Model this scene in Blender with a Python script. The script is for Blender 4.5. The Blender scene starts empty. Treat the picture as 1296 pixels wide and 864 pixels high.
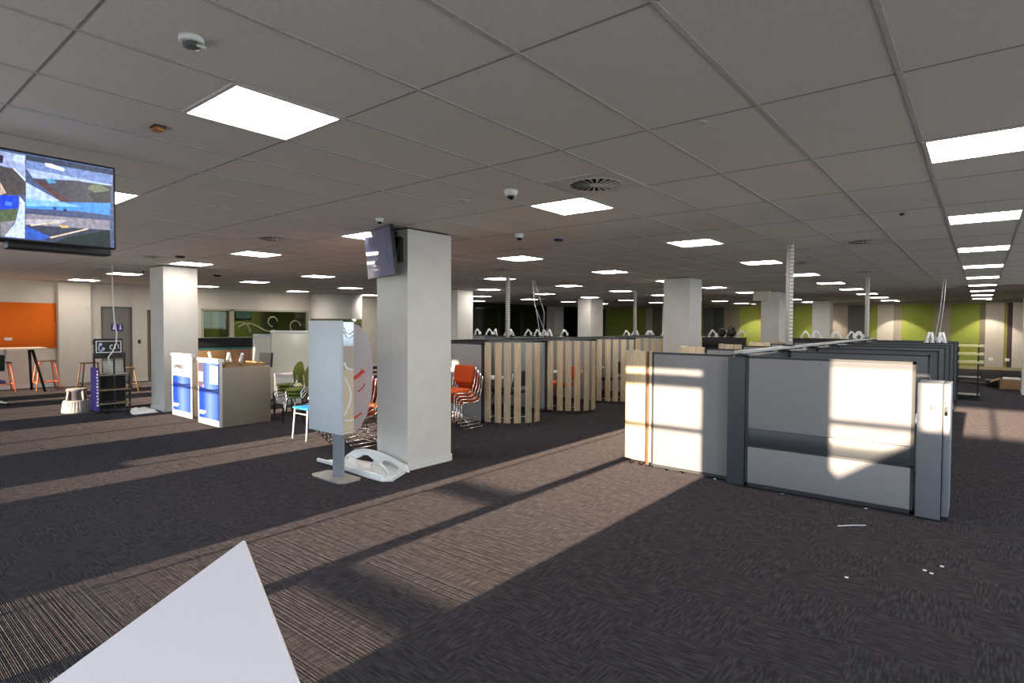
import bpy, bmesh, math, random
from mathutils import Vector, Matrix
random.seed(4)
S = bpy.context.scene
COL = S.collection
CE = 2.814            # ceiling height

# ------------------------------------------------------------------ camera
cam_d = bpy.data.cameras.new('camera'); cam = bpy.data.objects.new('camera', cam_d); COL.objects.link(cam)
YAW, PITCH, ROLL, FPX = .683701, -.0278702, .0048715, 728.8
fw = Vector((-math.sin(YAW)*math.cos(PITCH), math.cos(YAW)*math.cos(PITCH), math.sin(PITCH)))
rt = Vector((math.cos(YAW), math.sin(YAW), 0)); up = rt.cross(fw)
r2 = math.cos(ROLL)*rt + math.sin(ROLL)*up; u2 = -math.sin(ROLL)*rt + math.cos(ROLL)*up
m = Matrix.Identity(4)
for i in range(3):
    m[i][0], m[i][1], m[i][2] = r2[i], u2[i], -fw[i]
m[2][3] = 1.692
cam.matrix_world = m
cam_d.sensor_width = 36; cam_d.lens = FPX/1296*36; cam_d.clip_start = .05; cam_d.clip_end = 300
S.camera = cam

# ------------------------------------------------------------------ world, sun, exposure
SKY, SUN, LAMP, EXPO = 2.1, 9.5, 12.0, 1.0
w = bpy.data.worlds.new('sky'); S.world = w; w.use_nodes = True
bg = w.node_tree.nodes['Background']; bg.inputs[0].default_value = (.70, .86, 1.0, 1); bg.inputs[1].default_value = SKY
sd = bpy.data.lights.new('sun', 'SUN'); sun = bpy.data.objects.new('sun', sd); COL.objects.link(sun)
sd.energy = SUN; sd.color = (1, .78, .54); sd.angle = math.radians(.5)
sun.rotation_euler = (math.radians(90)-math.atan(.149), 0, 0); sun.location = (0, -20, 8)
S.view_settings.view_transform = 'Standard'; S.view_settings.look = 'None'
S.view_settings.exposure = EXPO; S.view_settings.gamma = 1; S.view_settings.use_curve_mapping = False
S.cycles.max_bounces = 8; S.cycles.diffuse_bounces = 5; S.cycles.use_denoising = True

# ------------------------------------------------------------------ materials
def lin(c):
    f = lambda x: x/12.92 if x <= .04045 else ((x+.055)/1.055)**2.4
    return tuple(f(v/255) for v in c) + (1,)
MATS = {}
def mat(name, rgb, rough=.6, metal=0, noise=.06, scale=40, bump=0, coat=0, emit=0, alpha=1, trans=0, spec=.5):
    if name in MATS: return MATS[name]
    M = bpy.data.materials.new(name); M.use_nodes = True; nt = M.node_tree; b = nt.nodes['Principled BSDF']
    c = lin(rgb)
    b.inputs['Roughness'].default_value = rough; b.inputs['Metallic'].default_value = metal
    b.inputs['Specular IOR Level'].default_value = spec
    tc = nt.nodes.new('ShaderNodeTexCoord'); nz = nt.nodes.new('ShaderNodeTexNoise'); nz.inputs['Scale'].default_value = scale
    nz.inputs['Detail'].default_value = 3
    nt.links.new(tc.outputs['Object'], nz.inputs['Vector'])
    rp = nt.nodes.new('ShaderNodeValToRGB'); nt.links.new(nz.outputs['Fac'], rp.inputs[0])
    rp.color_ramp.elements[0].color = tuple(v*(1-noise*2) for v in c[:3])+(1,); rp.color_ramp.elements[1].color = tuple(min(1, v*(1+noise*2)) for v in c[:3])+(1,)
    rp.color_ramp.elements[0].position = .3; rp.color_ramp.elements[1].position = .7
    nt.links.new(rp.outputs[0], b.inputs['Base Color'])
    if bump:
        bp = nt.nodes.new('ShaderNodeBump'); bp.inputs['Strength'].default_value = bump; bp.inputs['Distance'].default_value = .01
        nt.links.new(nz.outputs['Fac'], bp.inputs['Height']); nt.links.new(bp.outputs[0], b.inputs['Normal'])
    if coat: b.inputs['Coat Weight'].default_value = coat
    if emit:
        nt.links.new(rp.outputs[0], b.inputs['Emission Color']); b.inputs['Emission Strength'].default_value = emit
    if alpha < 1: b.inputs['Alpha'].default_value = alpha
    if trans: b.inputs['Transmission Weight'].default_value = trans
    MATS[name] = M
    return M

def wood(name, rgb, rgb2, rough=.55):
    M = bpy.data.materials.new(name); M.use_nodes = True; nt = M.node_tree; b = nt.nodes['Principled BSDF']; b.inputs['Roughness'].default_value = rough
    tc = nt.nodes.new('ShaderNodeTexCoord'); mp = nt.nodes.new('ShaderNodeMapping'); mp.inputs['Scale'].default_value = (30, 30, 1.6)
    nz = nt.nodes.new('ShaderNodeTexNoise'); nz.inputs['Scale'].default_value = 2.5; nz.inputs['Detail'].default_value = 5
    rp = nt.nodes.new('ShaderNodeValToRGB'); rp.color_ramp.elements[0].color = lin(rgb); rp.color_ramp.elements[1].color = lin(rgb2)
    rp.color_ramp.elements[0].position = .35; rp.color_ramp.elements[1].position = .7
    for a, c in ((tc.outputs['Object'], mp.inputs[0]), (mp.outputs[0], nz.inputs['Vector']), (nz.outputs['Fac'], rp.inputs[0]), (rp.outputs[0], b.inputs['Base Color'])): nt.links.new(a, c)
    MATS[name] = M
    return M

def carpet():
    M = bpy.data.materials.new('carpet'); M.use_nodes = True; nt = M.node_tree; b = nt.nodes['Principled BSDF']; N = nt.nodes.new; L = nt.links.new
    b.inputs['Roughness'].default_value = .95; b.inputs['Specular IOR Level'].default_value = .1
    b.inputs['Sheen Weight'].default_value = .3; b.inputs['Sheen Roughness'].default_value = .5
    tc = N('ShaderNodeTexCoord'); sx = N('ShaderNodeSeparateXYZ'); L(tc.outputs['Object'], sx.inputs[0])
    def mth(op, a, bv=None):
        n = N('ShaderNodeMath'); n.operation = op
        for i, v in enumerate((a, bv)):
            if v is None: continue
            if isinstance(v, (int, float)): n.inputs[i].default_value = v
            else: L(v, n.inputs[i])
        return n.outputs[0]
    cx = mth('FLOOR', mth('DIVIDE', sx.outputs[0], .5)); cy = mth('FLOOR', mth('DIVIDE', sx.outputs[1], .5))
    par = mth('FLOORED_MODULO', mth('ADD', cx, cy), 2)
    m1 = N('ShaderNodeMapping'); m1.inputs['Scale'].default_value = (9, 75, 1); L(tc.outputs['Object'], m1.inputs[0])
    m2 = N('ShaderNodeMapping'); m2.inputs['Scale'].default_value = (75, 9, 1); L(tc.outputs['Object'], m2.inputs[0])
    mx = N('ShaderNodeMix'); mx.data_type = 'VECTOR'; L(par, mx.inputs[0]); L(m1.outputs[0], mx.inputs[4]); L(m2.outputs[0], mx.inputs[5])
    nz = N('ShaderNodeTexNoise'); nz.inputs['Scale'].default_value = 1.0; nz.inputs['Detail'].default_value = 3; L(mx.outputs[1], nz.inputs['Vector'])
    fz = N('ShaderNodeTexNoise'); fz.inputs['Scale'].default_value = 260; fz.inputs['Detail'].default_value = 2; L(tc.outputs['Object'], fz.inputs['Vector'])
    rp = N('ShaderNodeValToRGB'); L(nz.outputs['Fac'], rp.inputs[0])
    rp.color_ramp.elements[0].position = .38; rp.color_ramp.elements[1].position = .66
    rp.color_ramp.elements[0].color = lin((59, 55, 59)); rp.color_ramp.elements[1].color = lin((84, 79, 81))
    L(rp.outputs[0], b.inputs['Base Color']); L(rp.outputs[0], b.inputs['Sheen Tint'])
    hs = mth('ADD', mth('MULTIPLY', nz.outputs['Fac'], 1.0), mth('MULTIPLY', fz.outputs['Fac'], .55))
    bp = N('ShaderNodeBump'); bp.inputs['Strength'].default_value = .5; bp.inputs['Distance'].default_value = .012; L(hs, bp.inputs['Height']); L(bp.outputs[0], b.inputs['Normal'])
    return M

def glass(name, rgb, rough=.02, mixf=.35, dark=(10, 14, 10)):
    "window glass: mostly see-through, with a mirror share"
    M = bpy.data.materials.new(name); M.use_nodes = True; nt = M.node_tree; N = nt.nodes.new; L = nt.links.new
    nt.nodes.remove(nt.nodes['Principled BSDF'])
    t = N('ShaderNodeBsdfTransparent'); t.inputs[0].default_value = lin(rgb); g = N('ShaderNodeBsdfGlossy'); g.inputs['Roughness'].default_value = rough
    lw = N('ShaderNodeLayerWeight'); lw.inputs[0].default_value = mixf; mx = N('ShaderNodeMixShader')
    L(lw.outputs['Fresnel'], mx.inputs[0]); L(t.outputs[0], mx.inputs[1]); L(g.outputs[0], mx.inputs[2])
    L(mx.outputs[0], nt.nodes['Material Output'].inputs[0])
    return M

carpet_m = carpet()
ceil_m = mat('ceiling_tile', (214, 206, 200), .9, noise=.05, scale=180, bump=.1)
tee_m = mat('ceiling_tee', (182, 176, 172), .5)
seam_m = mat('ceiling_seam', (140, 135, 132), .8)
wall_m = mat('white_wall_paint', (214, 206, 194), .8, noise=.02, scale=3)
col_m = mat('column_paint', (212, 209, 204), .55, noise=.02, scale=4)
skirt_m = mat('white_skirting', (222, 220, 216), .4)
shell_m = mat('dark_frame_paint', (40, 42, 46), .5)
out_m = mat('outside_concrete', (196, 190, 182), .9, noise=.1, scale=2)
black_m = mat('black_plastic', (18, 18, 20), .45)
dframe_m = mat('charcoal_frame', (46, 49, 54), .5, noise=.04)
fabric_m = mat('grey_fabric', (136, 137, 142), .95, noise=.10, scale=260, bump=.15, spec=.1)
dfabric_m = mat('charcoal_fabric', (92, 95, 100), .9, noise=.08, scale=220, bump=.1, spec=.2)
band_m = mat('charcoal_band', (58, 63, 70), .35, noise=.03)
alu_m = mat('brushed_aluminium', (170, 172, 172), .35, metal=.9)
steel_m = mat('chrome_tube', (215, 215, 215), .12, metal=1)
white_m = mat('white_plastic', (228, 230, 230), .4, noise=.02)
sign_m = mat('sign_panel_white', (196, 205, 214), .45, noise=.02)
card_m = mat('white_card', (220, 209, 213), .7, noise=.015, scale=300)
orange_m = mat('orange_fabric', (208, 82, 24), .9, noise=.08, scale=200, bump=.1)
green_m = mat('olive_fabric', (110, 122, 52), .9, noise=.08, scale=200, bump=.1)
blue_m = mat('blue_seat', (40, 150, 220), .6)
purple_m = mat('aubergine_fabric', (52, 44, 54), .9, noise=.08, scale=200)
slat_m = wood('pale_oak', (196, 174, 140), (224, 204, 172))
slat2_m = wood('grey_oak', (186, 168, 142), (214, 198, 172))
brownwood_m = wood('brown_board', (150, 112, 72), (172, 134, 92))
dkwood_m = wood('brown_timber', (96, 62, 40), (122, 84, 56))
pin_m = mat('orange_pinboard', (226, 108, 16), .95, noise=.07, scale=250, bump=.15)
stoolor_m = mat('orange_stool_paint', (238, 122, 78), .5)
light_m = mat('lit_diffuser', (255, 247, 236), .5, noise=0, emit=LAMP)
dim_m = mat('downlight_lens', (255, 240, 210), .5, noise=0, emit=12)
vent_m = mat('vent_white', (196, 192, 186), .5)
ventd_m = mat('vent_dark', (22, 20, 18), .9, spec=.1)
door_m = mat('grey_door', (128, 124, 120), .6)
doorf_m = mat('grey_door_frame', (104, 98, 90), .6)
blueg_m = mat('blue_print', (38, 84, 200), .35, noise=.02)
wprint_m = mat('white_print', (238, 238, 240), .35, noise=.01)
greyprint_m = mat('grey_print', (70, 74, 84), .5)
bar_shadow_m = mat('painted_bar_shadow', (20, 34, 92), .4)
cabg_m = mat('taupe_laminate', (138, 130, 120), .5, noise=.03)
violet_m = mat('violet_sign', (62, 44, 140), .5)
stepg_m = mat('grey_step_plastic', (160, 157, 154), .5)
stepd_m = mat('grey_step_rubber', (104, 98, 106), .8)
board_m = mat('whiteboard_face', (224, 220, 208), .25, noise=.01)
teal_m = mat('teal_trim', (40, 110, 110), .7)
kraft_m = mat('cardboard', (150, 118, 84), .85)
yellow_m = mat('pale_yellow_board', (206, 200, 150), .5)
gold_m = mat('amber_sensor', (160, 100, 30), .35)
bluedome_m = mat('blue_dome', (36, 44, 96), .2)
frost_m = mat('frosted_acrylic', (190, 182, 186), .25, noise=.01, alpha=.62)
acry_m = glass('clear_acrylic', (225, 228, 228), mixf=.25)
wglass_m = glass('window_glass', (190, 200, 176), mixf=.32)
cream_m = mat('cream_print', (206, 190, 164), .5)
redp_m = mat('red_print', (190, 60, 56), .5)

# ------------------------------------------------------------------ mesh helpers
class MB:
    def __init__(s): s.bm = bmesh.new(); s.mi = 0; s.mats = []
    def use(s, m):
        if m not in s.mats: s.mats.append(m)
        s.mi = s.mats.index(m); return s
    def _f(s, vs):
        try: f = s.bm.faces.new(vs); f.material_index = s.mi; return f
        except ValueError: return None
    def box(s, x0, x1, y0, y1, z0, z1, T=None):
        v = [Vector((x, y, z)) for z in (z0, z1) for y in (y0, y1) for x in (x0, x1)]
        if T: v = [T @ p for p in v]
        b = [s.bm.verts.new(p) for p in v]
        for f in ((0,2,3,1),(4,5,7,6),(0,1,5,4),(2,6,7,3),(0,4,6,2),(1,3,7,5)): s._f([b[i] for i in f])
        return s
    def rbox(s, x0, x1, y0, y1, z0, z1, r, T=None, seg=2):
        "box with rounded edges"
        tmp = bmesh.new()
        v = [tmp.verts.new((x, y, z)) for z in (z0, z1) for y in (y0, y1) for x in (x0, x1)]
        for f in ((0,2,3,1),(4,5,7,6),(0,1,5,4),(2,6,7,3),(0,4,6,2),(1,3,7,5)): tmp.faces.new([v[i] for i in f])
        bmesh.ops.bevel(tmp, geom=tmp.edges[:], offset=r, segments=seg, affect='EDGES', profile=.5)
        mp = {p: s.bm.verts.new(T @ p.co if T else p.co) for p in tmp.verts}
        for f in tmp.faces:
            g = s._f([mp[p] for p in f.verts])
            if g: g.smooth = True
        tmp.free(); return s
    def prism(s, pts, axis, a, b, T=None):
        "polygon pts (2-D) extruded along axis from a to b"
        def P(p, h):
            q = {'x': (h, p[0], p[1]), 'y': (p[0], h, p[1]), 'z': (p[0], p[1], h)}[axis]
            q = Vector(q); return T @ q if T else q
        A = [s.bm.verts.new(P(p, a)) for p in pts]; B = [s.bm.verts.new(P(p, b)) for p in pts]
        s._f(A[::-1]); s._f(B); n = len(pts)
        for i in range(n): s._f([A[i], A[(i+1) % n], B[(i+1) % n], B[i]])
        return s
    def tube(s, path, r, n=8, closed=False, caps=True):
        path = [Vector(p) for p in path]; rings = []; N = len(path); up = None
        for i, p in enumerate(path):
            a = path[(i-1) % N] if (i > 0 or closed) else p; c = path[(i+1) % N] if (i < N-1 or closed) else p
            t = (c-a).normalized()
            if up is None:
                up = Vector((0, 0, 1)) if abs(t.z) < .9 else Vector((1, 0, 0))
            x = t.cross(up)
            if x.length < 1e-4: x = t.orthogonal()
            x.normalize(); y = x.cross(t).normalized(); up = y
            rr = r[i] if isinstance(r, (list, tuple)) else r
            rings.append([s.bm.verts.new(p + rr*(math.cos(k*2*math.pi/n)*x + math.sin(k*2*math.pi/n)*y)) for k in range(n)])
        for i in range(N if closed else N-1):
            A, B = rings[i], rings[(i+1) % N]
            for k in range(n):
                f = s._f([A[k], A[(k+1) % n], B[(k+1) % n], B[k]])
                if f: f.smooth = True
        if caps and not closed: s._f(rings[0][::-1]); s._f(rings[-1])
        return s
    def lathe(s, prof, c=(0, 0, 0), n=24, T=None, caps=True):
        "profile [(radius, z)] around the vertical through c"
        rings = []
        for r, z in prof:
            ring = []
            for k in range(n):
                p = Vector((c[0]+r*math.cos(k*2*math.pi/n), c[1]+r*math.sin(k*2*math.pi/n), c[2]+z))
                ring.append(s.bm.verts.new(T @ p if T else p))
            rings.append(ring)
        for A, B in zip(rings, rings[1:]):
            for k in range(n):
                f = s._f([A[k], A[(k+1) % n], B[(k+1) % n], B[k]])
                if f: f.smooth = True
        if caps: s._f(rings[0][::-1]); s._f(rings[-1])
        return s
    def quad(s, *p): s._f([s.bm.verts.new(q) for q in p]); return s

def build(name, mb, m=None, parent=None, label=None):
    me = bpy.data.meshes.new(name)
    off = Vector((0, 0, 0))
    if parent is not None and not parent.get('_local'):
        off = Vector(parent['_o']) if '_o' in parent else off
    for v in mb.bm.verts: v.co -= off
    bmesh.ops.recalc_face_normals(mb.bm, faces=mb.bm.faces[:])
    mb.bm.to_mesh(me); mb.bm.free()
    for x in (mb.mats if mb.mats else [m]): me.materials.append(x)
    o = bpy.data.objects.new(name, me); COL.objects.link(o)
    if parent is not None: o.parent = parent
    if label: o['label'] = label
    return o

def tag(o, label, cat, group=None):
    o['label'] = label; o['category'] = cat
    if group: o['group'] = group
    return o
def struct(name, mb, m=None, label=None):
    o = build(name, mb, m); o['kind'] = 'structure'
    return o
def thing(name, label, cat, loc=(0, 0, 0), rz=0, group=None, local=False):
    "an Empty at the base; parts are given in world coordinates unless local"
    o = bpy.data.objects.new(name, None); COL.objects.link(o); o.location = loc; o.rotation_euler = (0, 0, rz); o.empty_display_size = .1
    if local: o['_local'] = 1
    else: o['_o'] = tuple(loc)
    return tag(o, label, cat, group)
def part(name, mb, m, parent, label=None, sub_of=None):
    "sub-parts carry the thing's offset, so give the part's root in sub_of"
    if sub_of is None: return build(name, mb, m, parent, label)
    o = build(name, mb, m, sub_of, label); o.parent = parent; return o
def kids(o): return [c for c in bpy.data.objects if c.parent == o]
def dup(root, loc, rz, label, group=None):
    r = root.copy(); COL.objects.link(r); r.location = loc; r.rotation_euler = (0, 0, rz); r['label'] = label
    if group: r['group'] = group
    for ch in kids(root):
        c = ch.copy(); COL.objects.link(c); c.parent = r
        for g in kids(ch):
            d = g.copy(); COL.objects.link(d); d.parent = c
    return r
def holes(mb, axis, w0, w1, a0, a1, z0, z1, ops):
    "a wall slab with rectangular openings (a0,a1,z0,z1)"
    A = sorted({a0, a1, *[v for o in ops for v in o[:2]]}); Z = sorted({z0, z1, *[v for o in ops for v in o[2:]]})
    for i in range(len(A)-1):
        j = 0
        while j < len(Z)-1:
            solid = lambda q: not any(o[0] <= (A[i]+A[i+1])/2 <= o[1] and o[2] <= (Z[q]+Z[q+1])/2 <= o[3] for o in ops)
            if solid(j):
                k = j
                while k+1 < len(Z)-1 and solid(k+1): k += 1
                if axis == 'y': mb.box(A[i], A[i+1], w0, w1, Z[j], Z[k+1])
                else: mb.box(w0, w1, A[i], A[i+1], Z[j], Z[k+1])
                j = k+1
            else: j += 1
    return mb
ORD = ['first', 'second', 'third', 'fourth', 'fifth', 'sixth', 'seventh', 'eighth', 'ninth', 'tenth', 'eleventh', 'twelfth']

# ================================================================== SETTING
XL, XR, YF, YB = -19.2, 4.5, -1.6, 30.2
# the carpet's looped pile stands up in fine cross ribs, about 8 mm high
b = MB(); b.box(XL-4, XR, YF-.2, YB+.2, -.12, -.0088)
rr = random.Random(11); y = YF; lo = None
while y < YB:
    pit = .0085*rr.uniform(.8, 1.25); hh = rr.uniform(-.0022, 0)
    a = [b.bm.verts.new((XL-.3, y, -.0085)), b.bm.verts.new((XR, y, -.0085))]; c = [b.bm.verts.new((XL-.3, y+pit*.5, hh)), b.bm.verts.new((XR, y+pit*.5, hh))]
    if lo: b._f([lo[0], lo[1], a[1], a[0]])
    b._f([a[0], a[1], c[1], c[0]]); lo = c; y += pit
struct('floor', b, carpet_m)
b = MB(); b.box(XL-4, XR, YF-.2, YB+.2, CE, CE+.15); struct('ceiling', b, ceil_m)
# ceiling grid: tees along the room every 0.6 m, seams across every 1.2 m
X0, Y0 = -1.504, 1.874
b = MB()
for i in range(-30, 11):
    x = X0+.6*i
    if XL < x < XR: b.box(x-.011, x+.011, YF, YB, CE-.004, CE+.01)
struct('trim_1', b, tee_m)
b = MB()
for j in range(-3, 24):
    y = Y0+1.2*j
    if YF < y < YB: b.box(XL, XR, y-.005, y+.005, CE-.002, CE+.01)
struct('trim_2', b, seam_m)
# window wall behind the camera: tall glazed bays, thin bars
ops = [(-4.54, -4.39, .06, 2.38), (-4.36, -3.57, .06, .84), (-4.36, -3.57, .91, 2.38),
       (-3.42, -2.41, .06, .54), (-3.42, -2.41, .60, 1.67), (-3.42, -2.41, 1.72, 2.18), (-3.42, -2.41, 2.32, 2.38),
       (-1.1, -.44, .3, 1.93), (-1.1, -.44, 1.975, 2.49), (-1.1, -.44, 2.51, 2.57),
       (-.40, .17, .3, 2.55), (.23, .80, .3, 2.55), (.9, 2.1, .3, 2.55), (2.2, 3.4, .3, 2.55),
       (-7.73, -7.10, .06, 2.38), (-8.12, -7.77, .6, 2.38),
       (-10.55, -9.65, .06, 1.42), (-10.55, -9.65, 1.46, 2.38), (-11.8, -10.61, .06, 1.42), (-11.8, -10.61, 1.46, 2.38),
       (-6.98, -6.0, .3, 2.55), (-5.9, -4.68, .3, 2.55), (-2.29, -1.75, .3, 2.55), (-1.65, -1.22, .3, 2.55), (-9.53, -8.24, .3, 2.55), (-12.98, -11.92, .3, 2.55), (-14.9, -14.05, .06, 2.38), (-14.0, -13.1, .06, 2.38), (-16.3, -15.9, .06, 2.38), (-18.9, -17.3, .06, 2.38)]  # bays facing the outside blockers are added to let in more daylight
b = MB(); holes(b, 'y', YF-.05, YF, XL-.3, XR, 0, CE, ops); struct('wall_front', b, shell_m)
# ground outside and an unseen added wall shaped to cut the sun off at the right-hand bays
b = MB(); b.box(-40, 40, -60, YF-.05, -.2, -.03).box(XR+.1, 40, YF-.05, 50, -.2, -.03); struct('ground', b, out_m)
h = lambda hh: hh+.149*4
b = MB(); b.prism([(-1.5, -.03), (6, -.03), (6, h(1.72)), (-.44, h(1.72)), (-.47, h(1.58)), (-1.03, h(1.19)), (-1.1, h(1.26)), (-1.5, h(1.4))], 'y', -4.2, -4.0); struct('sun_cut_wall', b, out_m)
# unseen blockers added outside to keep the sun off the other bays
for k, (x0, x1) in enumerate(((-7.04, -4.60), (-2.35, -1.16), (-9.59, -8.18), (-13.04, -11.86))):
    b = MB(); b.box(x0, x1, -8.4, -8, -.03, 3.6); struct('sun_blocker_%d' % (k+1), b, out_m)
# left wall with door and window openings
WIN = (7.95, 11.69, 1.2, 2.19); DOOR = (5.26, 6.02, 0, 2.17); DOOR2 = (6.42, 7.35, 0, 2.1)
b = MB(); holes(b, 'x', XL-.15, XL, YF, 19.3, 0, CE, [WIN, DOOR, DOOR2]); struct('wall_left', b, wall_m)
b = MB(); b.box(XL, XL+.22, 4.25, 4.97, 0, CE-.02); struct('column_left', b, wall_m)
b = MB(); b.box(XL, XL+.012, YF, 4.25, 0, .1).box(XL, XL+.012, 6.02, 6.42, 0, .1).box(XL, XL+.012, 7.35, 19.3, 0, .1); struct('baseboard_left', b, skirt_m)
b = MB(); b.box(XL, XL+.05, YF, 19.3, CE-.10, CE-.004); struct('trim_3', b, wall_m)
# doors
b = MB(); b.box(XL-.06, XL-.02, DOOR[0]+.03, DOOR[1]-.03, .01, DOOR[3]-.03); d1 = struct('door_1', b, door_m)
b = MB(); b.box(XL-.1, XL+.015, DOOR[0]-.0, DOOR[0]+.035, 0, DOOR[3]).box(XL-.1, XL+.015, DOOR[1]-.035, DOOR[1], 0, DOOR[3]).box(XL-.1, XL+.015, DOOR[0], DOOR[1], DOOR[3]-.035, DOOR[3]); build('door_frame', b, doorf_m, d1)
b = MB(); b.tube([(XL-.02, 5.34, 1.0), (XL+.03, 5.34, 1.0), (XL+.03, 5.44, 1.0)], .01); build('door_handle', b, steel_m, d1)
b = MB(); b.box(XL-.9, XL-.86, DOOR2[0]-.4, DOOR2[1]+1, 0, 2.4); d2 = struct('door_2', b, mat('dark_timber_door', (82, 58, 44), .6))
b = MB(); b.box(XL-.12, XL+.015, DOOR2[0], DOOR2[0]+.05, 0, DOOR2[3]).box(XL-.12, XL+.015, DOOR2[1]-.05, DOOR2[1], 0, DOOR2[3]).box(XL-.12, XL+.015, DOOR2[0], DOOR2[1], DOOR2[3]-.05, DOOR2[3]); build('door_frame', b, mat('green_grey_frame', (110, 108, 84), .6), d2)
# internal window into the room behind
b = MB()
for a, c, z0, z1 in ((WIN[0], WIN[1], WIN[3]-.06, WIN[3]), (WIN[0], WIN[1], WIN[2], WIN[2]+.06), (WIN[0], WIN[0]+.05, *WIN[2:]), (WIN[1]-.06, WIN[1], *WIN[2:]), (8.83, 8.97, *WIN[2:])): b.box(XL-.12, XL+.03, a, c, z0, z1)
w1 = struct('window_1', b, mat('window_frame_paint', (176, 172, 150), .5))
for n, (a, c) in enumerate(((WIN[0]+.05, 8.83), (8.97, WIN[1]-.06))):
    b = MB(); b.box(XL-.06, XL-.05, a, c, WIN[2]+.06, WIN[3]-.06); build('window_pane', b, wglass_m, w1)
b = MB()
for k in range(3):                                                     # frosted swirl film on the glass
    cy = (9.2, 10.35, 11.2)[k]; rr = (.34, .17, .2)[k]; cz = (1.42, 1.78, 1.62)[k]
    b.tube([(XL-.045, cy+rr*math.cos(t*.22), cz+rr*math.sin(t*.22)) for t in range(0, 22)], .022, 6)
b.tube([(XL-.045, 9.1+.1*t, 1.58+.13*math.sin(t*.42)) for t in range(0, 14)], .03, 6)
build('window_film', b, mat('frosted_film', (190, 190, 150), .6, alpha=.55), w1)
# the room behind the window
gA, gB, gC = mat('lime_wall', (124, 126, 66), .85, noise=.04, scale=2), mat('dark_green_wall', (78, 82, 50), .85, noise=.05, scale=2), mat('taupe_wall', (140, 132, 120), .85, noise=.03, scale=2)
b = MB()
cuts = [(7.3, 8.6, gC), (8.6, 9.6, gA), (9.6, 10.1, gB), (10.1, 11.2, gA), (11.2, 11.9, gB), (11.9, 12.6, gA), (12.6, 13.2, gC)]
for y0, y1, mm in cuts: b.use(mm).box(XL-2.6, XL-2.5, y0, y1, 0, CE)
struct('wall_back_room', b)
b = MB(); b.box(XL-2.6, XL-.15, 13.2, 13.3, 0, CE).box(XL-2.6, XL-.15, 7.2, 7.3, 0, CE); struct('wall_side_room', b, gC)
t = None
for nm, lab, y0, y1, z0, z1, c, e in (('television_and_reflection', 'bluish glowing panel added for the reflection seen in the left pane of the internal window', 7.6, 8.5, 1.75, 2.15, (150, 180, 225), .9), ('television_and_reflection', 'small dark screen seen through the wide pane of the internal window', 10.2, 10.75, 1.9, 2.2, (60, 78, 92), .3)):  # first panel is added, standing in for a screen's reflection in the pane
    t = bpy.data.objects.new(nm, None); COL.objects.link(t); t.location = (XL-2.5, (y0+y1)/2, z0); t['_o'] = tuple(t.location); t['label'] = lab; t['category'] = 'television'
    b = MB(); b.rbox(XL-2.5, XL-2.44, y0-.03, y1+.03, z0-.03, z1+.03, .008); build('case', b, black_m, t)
    b = MB(); b.box(XL-2.441, XL-2.437, y0, y1, z0, z1); build('screen', b, mat('screen_and_reflection_%d' % c[0], c, .2, noise=.35, scale=5, emit=e), t)
# glazed dark stretch of the left wall
dgl = mat('dark_glass', (12, 18, 10), .08, noise=.02, spec=.8)
dk2 = mat('dark_mullion', (22, 26, 18), .4)
b = MB(); b.use(dgl).box(XL-.1, XL, 19.3, YB, 0, CE)
b.use(dk2)
for y in (19.3, 20.6, 22.4, 24.2, 26.0, 28.2, 29.9): b.box(XL, XL+.04, y, y+.09, 0, CE)
b.box(XL, XL+.04, 19.3, YB, CE-.25, CE); struct('window_2', b)
# far wall: painted stripes in greens and greys
STR = [(-19.3, -18.4, 'd'), (-18.4, -17.4, 'k'), (-17.4, -14.8, 'g'), (-14.8, -14.4, 'l'), (-14.4, -13.6, 'o'), (-13.6, -12.4, 't'), (-12.4, -11.5, 'g'), (-11.5, -10.95, 's'), (-10.95, -10.4, 'k'),
       (-10.4, -9.6, 'o'), (-9.6, -8.7, 'g'), (-8.7, -8.0, 'y'), (-8.0, -7.2, 't'), (-7.2, -6.2, 'g'), (-6.2, -4.76, 't'), (-4.76, -4.05, 's'), (-4.05, -3.6, 'g'), (-3.6, -3.0, 'l'), (-3.0, -2.7, 't'),
       (-2.7, -1.56, 'g'), (-1.56, -1.0, 't'), (-1.0, -.06, 'g'), (-.06, .12, 'b'), (.12, .7, 'l'), (.7, .8, 'y'), (.8, .95, 'p'), (.95, 1.6, 'w'), (1.6, 4.6, 'g')]
SC = dict(d=mat('far_dark_green', (58, 66, 38), .85), k=mat('far_dark_slate', (62, 64, 60), .85), g=mat('far_green', (136, 146, 60), .85, noise=.03, scale=1.5), l=mat('far_light_grey', (186, 178, 168), .85), o=mat('far_olive', (120, 116, 92), .85),
          t=mat('far_taupe', (150, 140, 126), .85), s=mat('far_slate', (88, 86, 84), .85), y=mat('far_yellow', (140, 134, 60), .85), b=mat('far_brown', (110, 102, 84), .85), p=mat('far_plum', (72, 58, 62), .85), w=wall_m)
b = MB()
for x0, x1, k in STR: b.use(SC[k]).box(x0, x1, YB, YB+.1, 0, CE)
struct('wall_far', b)
b = MB(); b.box(XL, XR, YB-.02, YB, 0, .12); struct('baseboard_far', b, mat('tan_skirting', (176, 160, 120), .6))
b = MB(); b.box(XL, XR, YB-.06, YB, CE-.12, CE-.004); struct('trim_4', b, mat('far_bulkhead', (150, 140, 128), .8))
b = MB(); holes(b, 'x', XR, XR+.1, YF, YB, 0, CE, [(-1.3+2.1*k, .65+2.1*k, .1, 2.6) for k in range(10)]); struct('wall_right', b, wall_m)  # unseen window openings added here for side daylight
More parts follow.
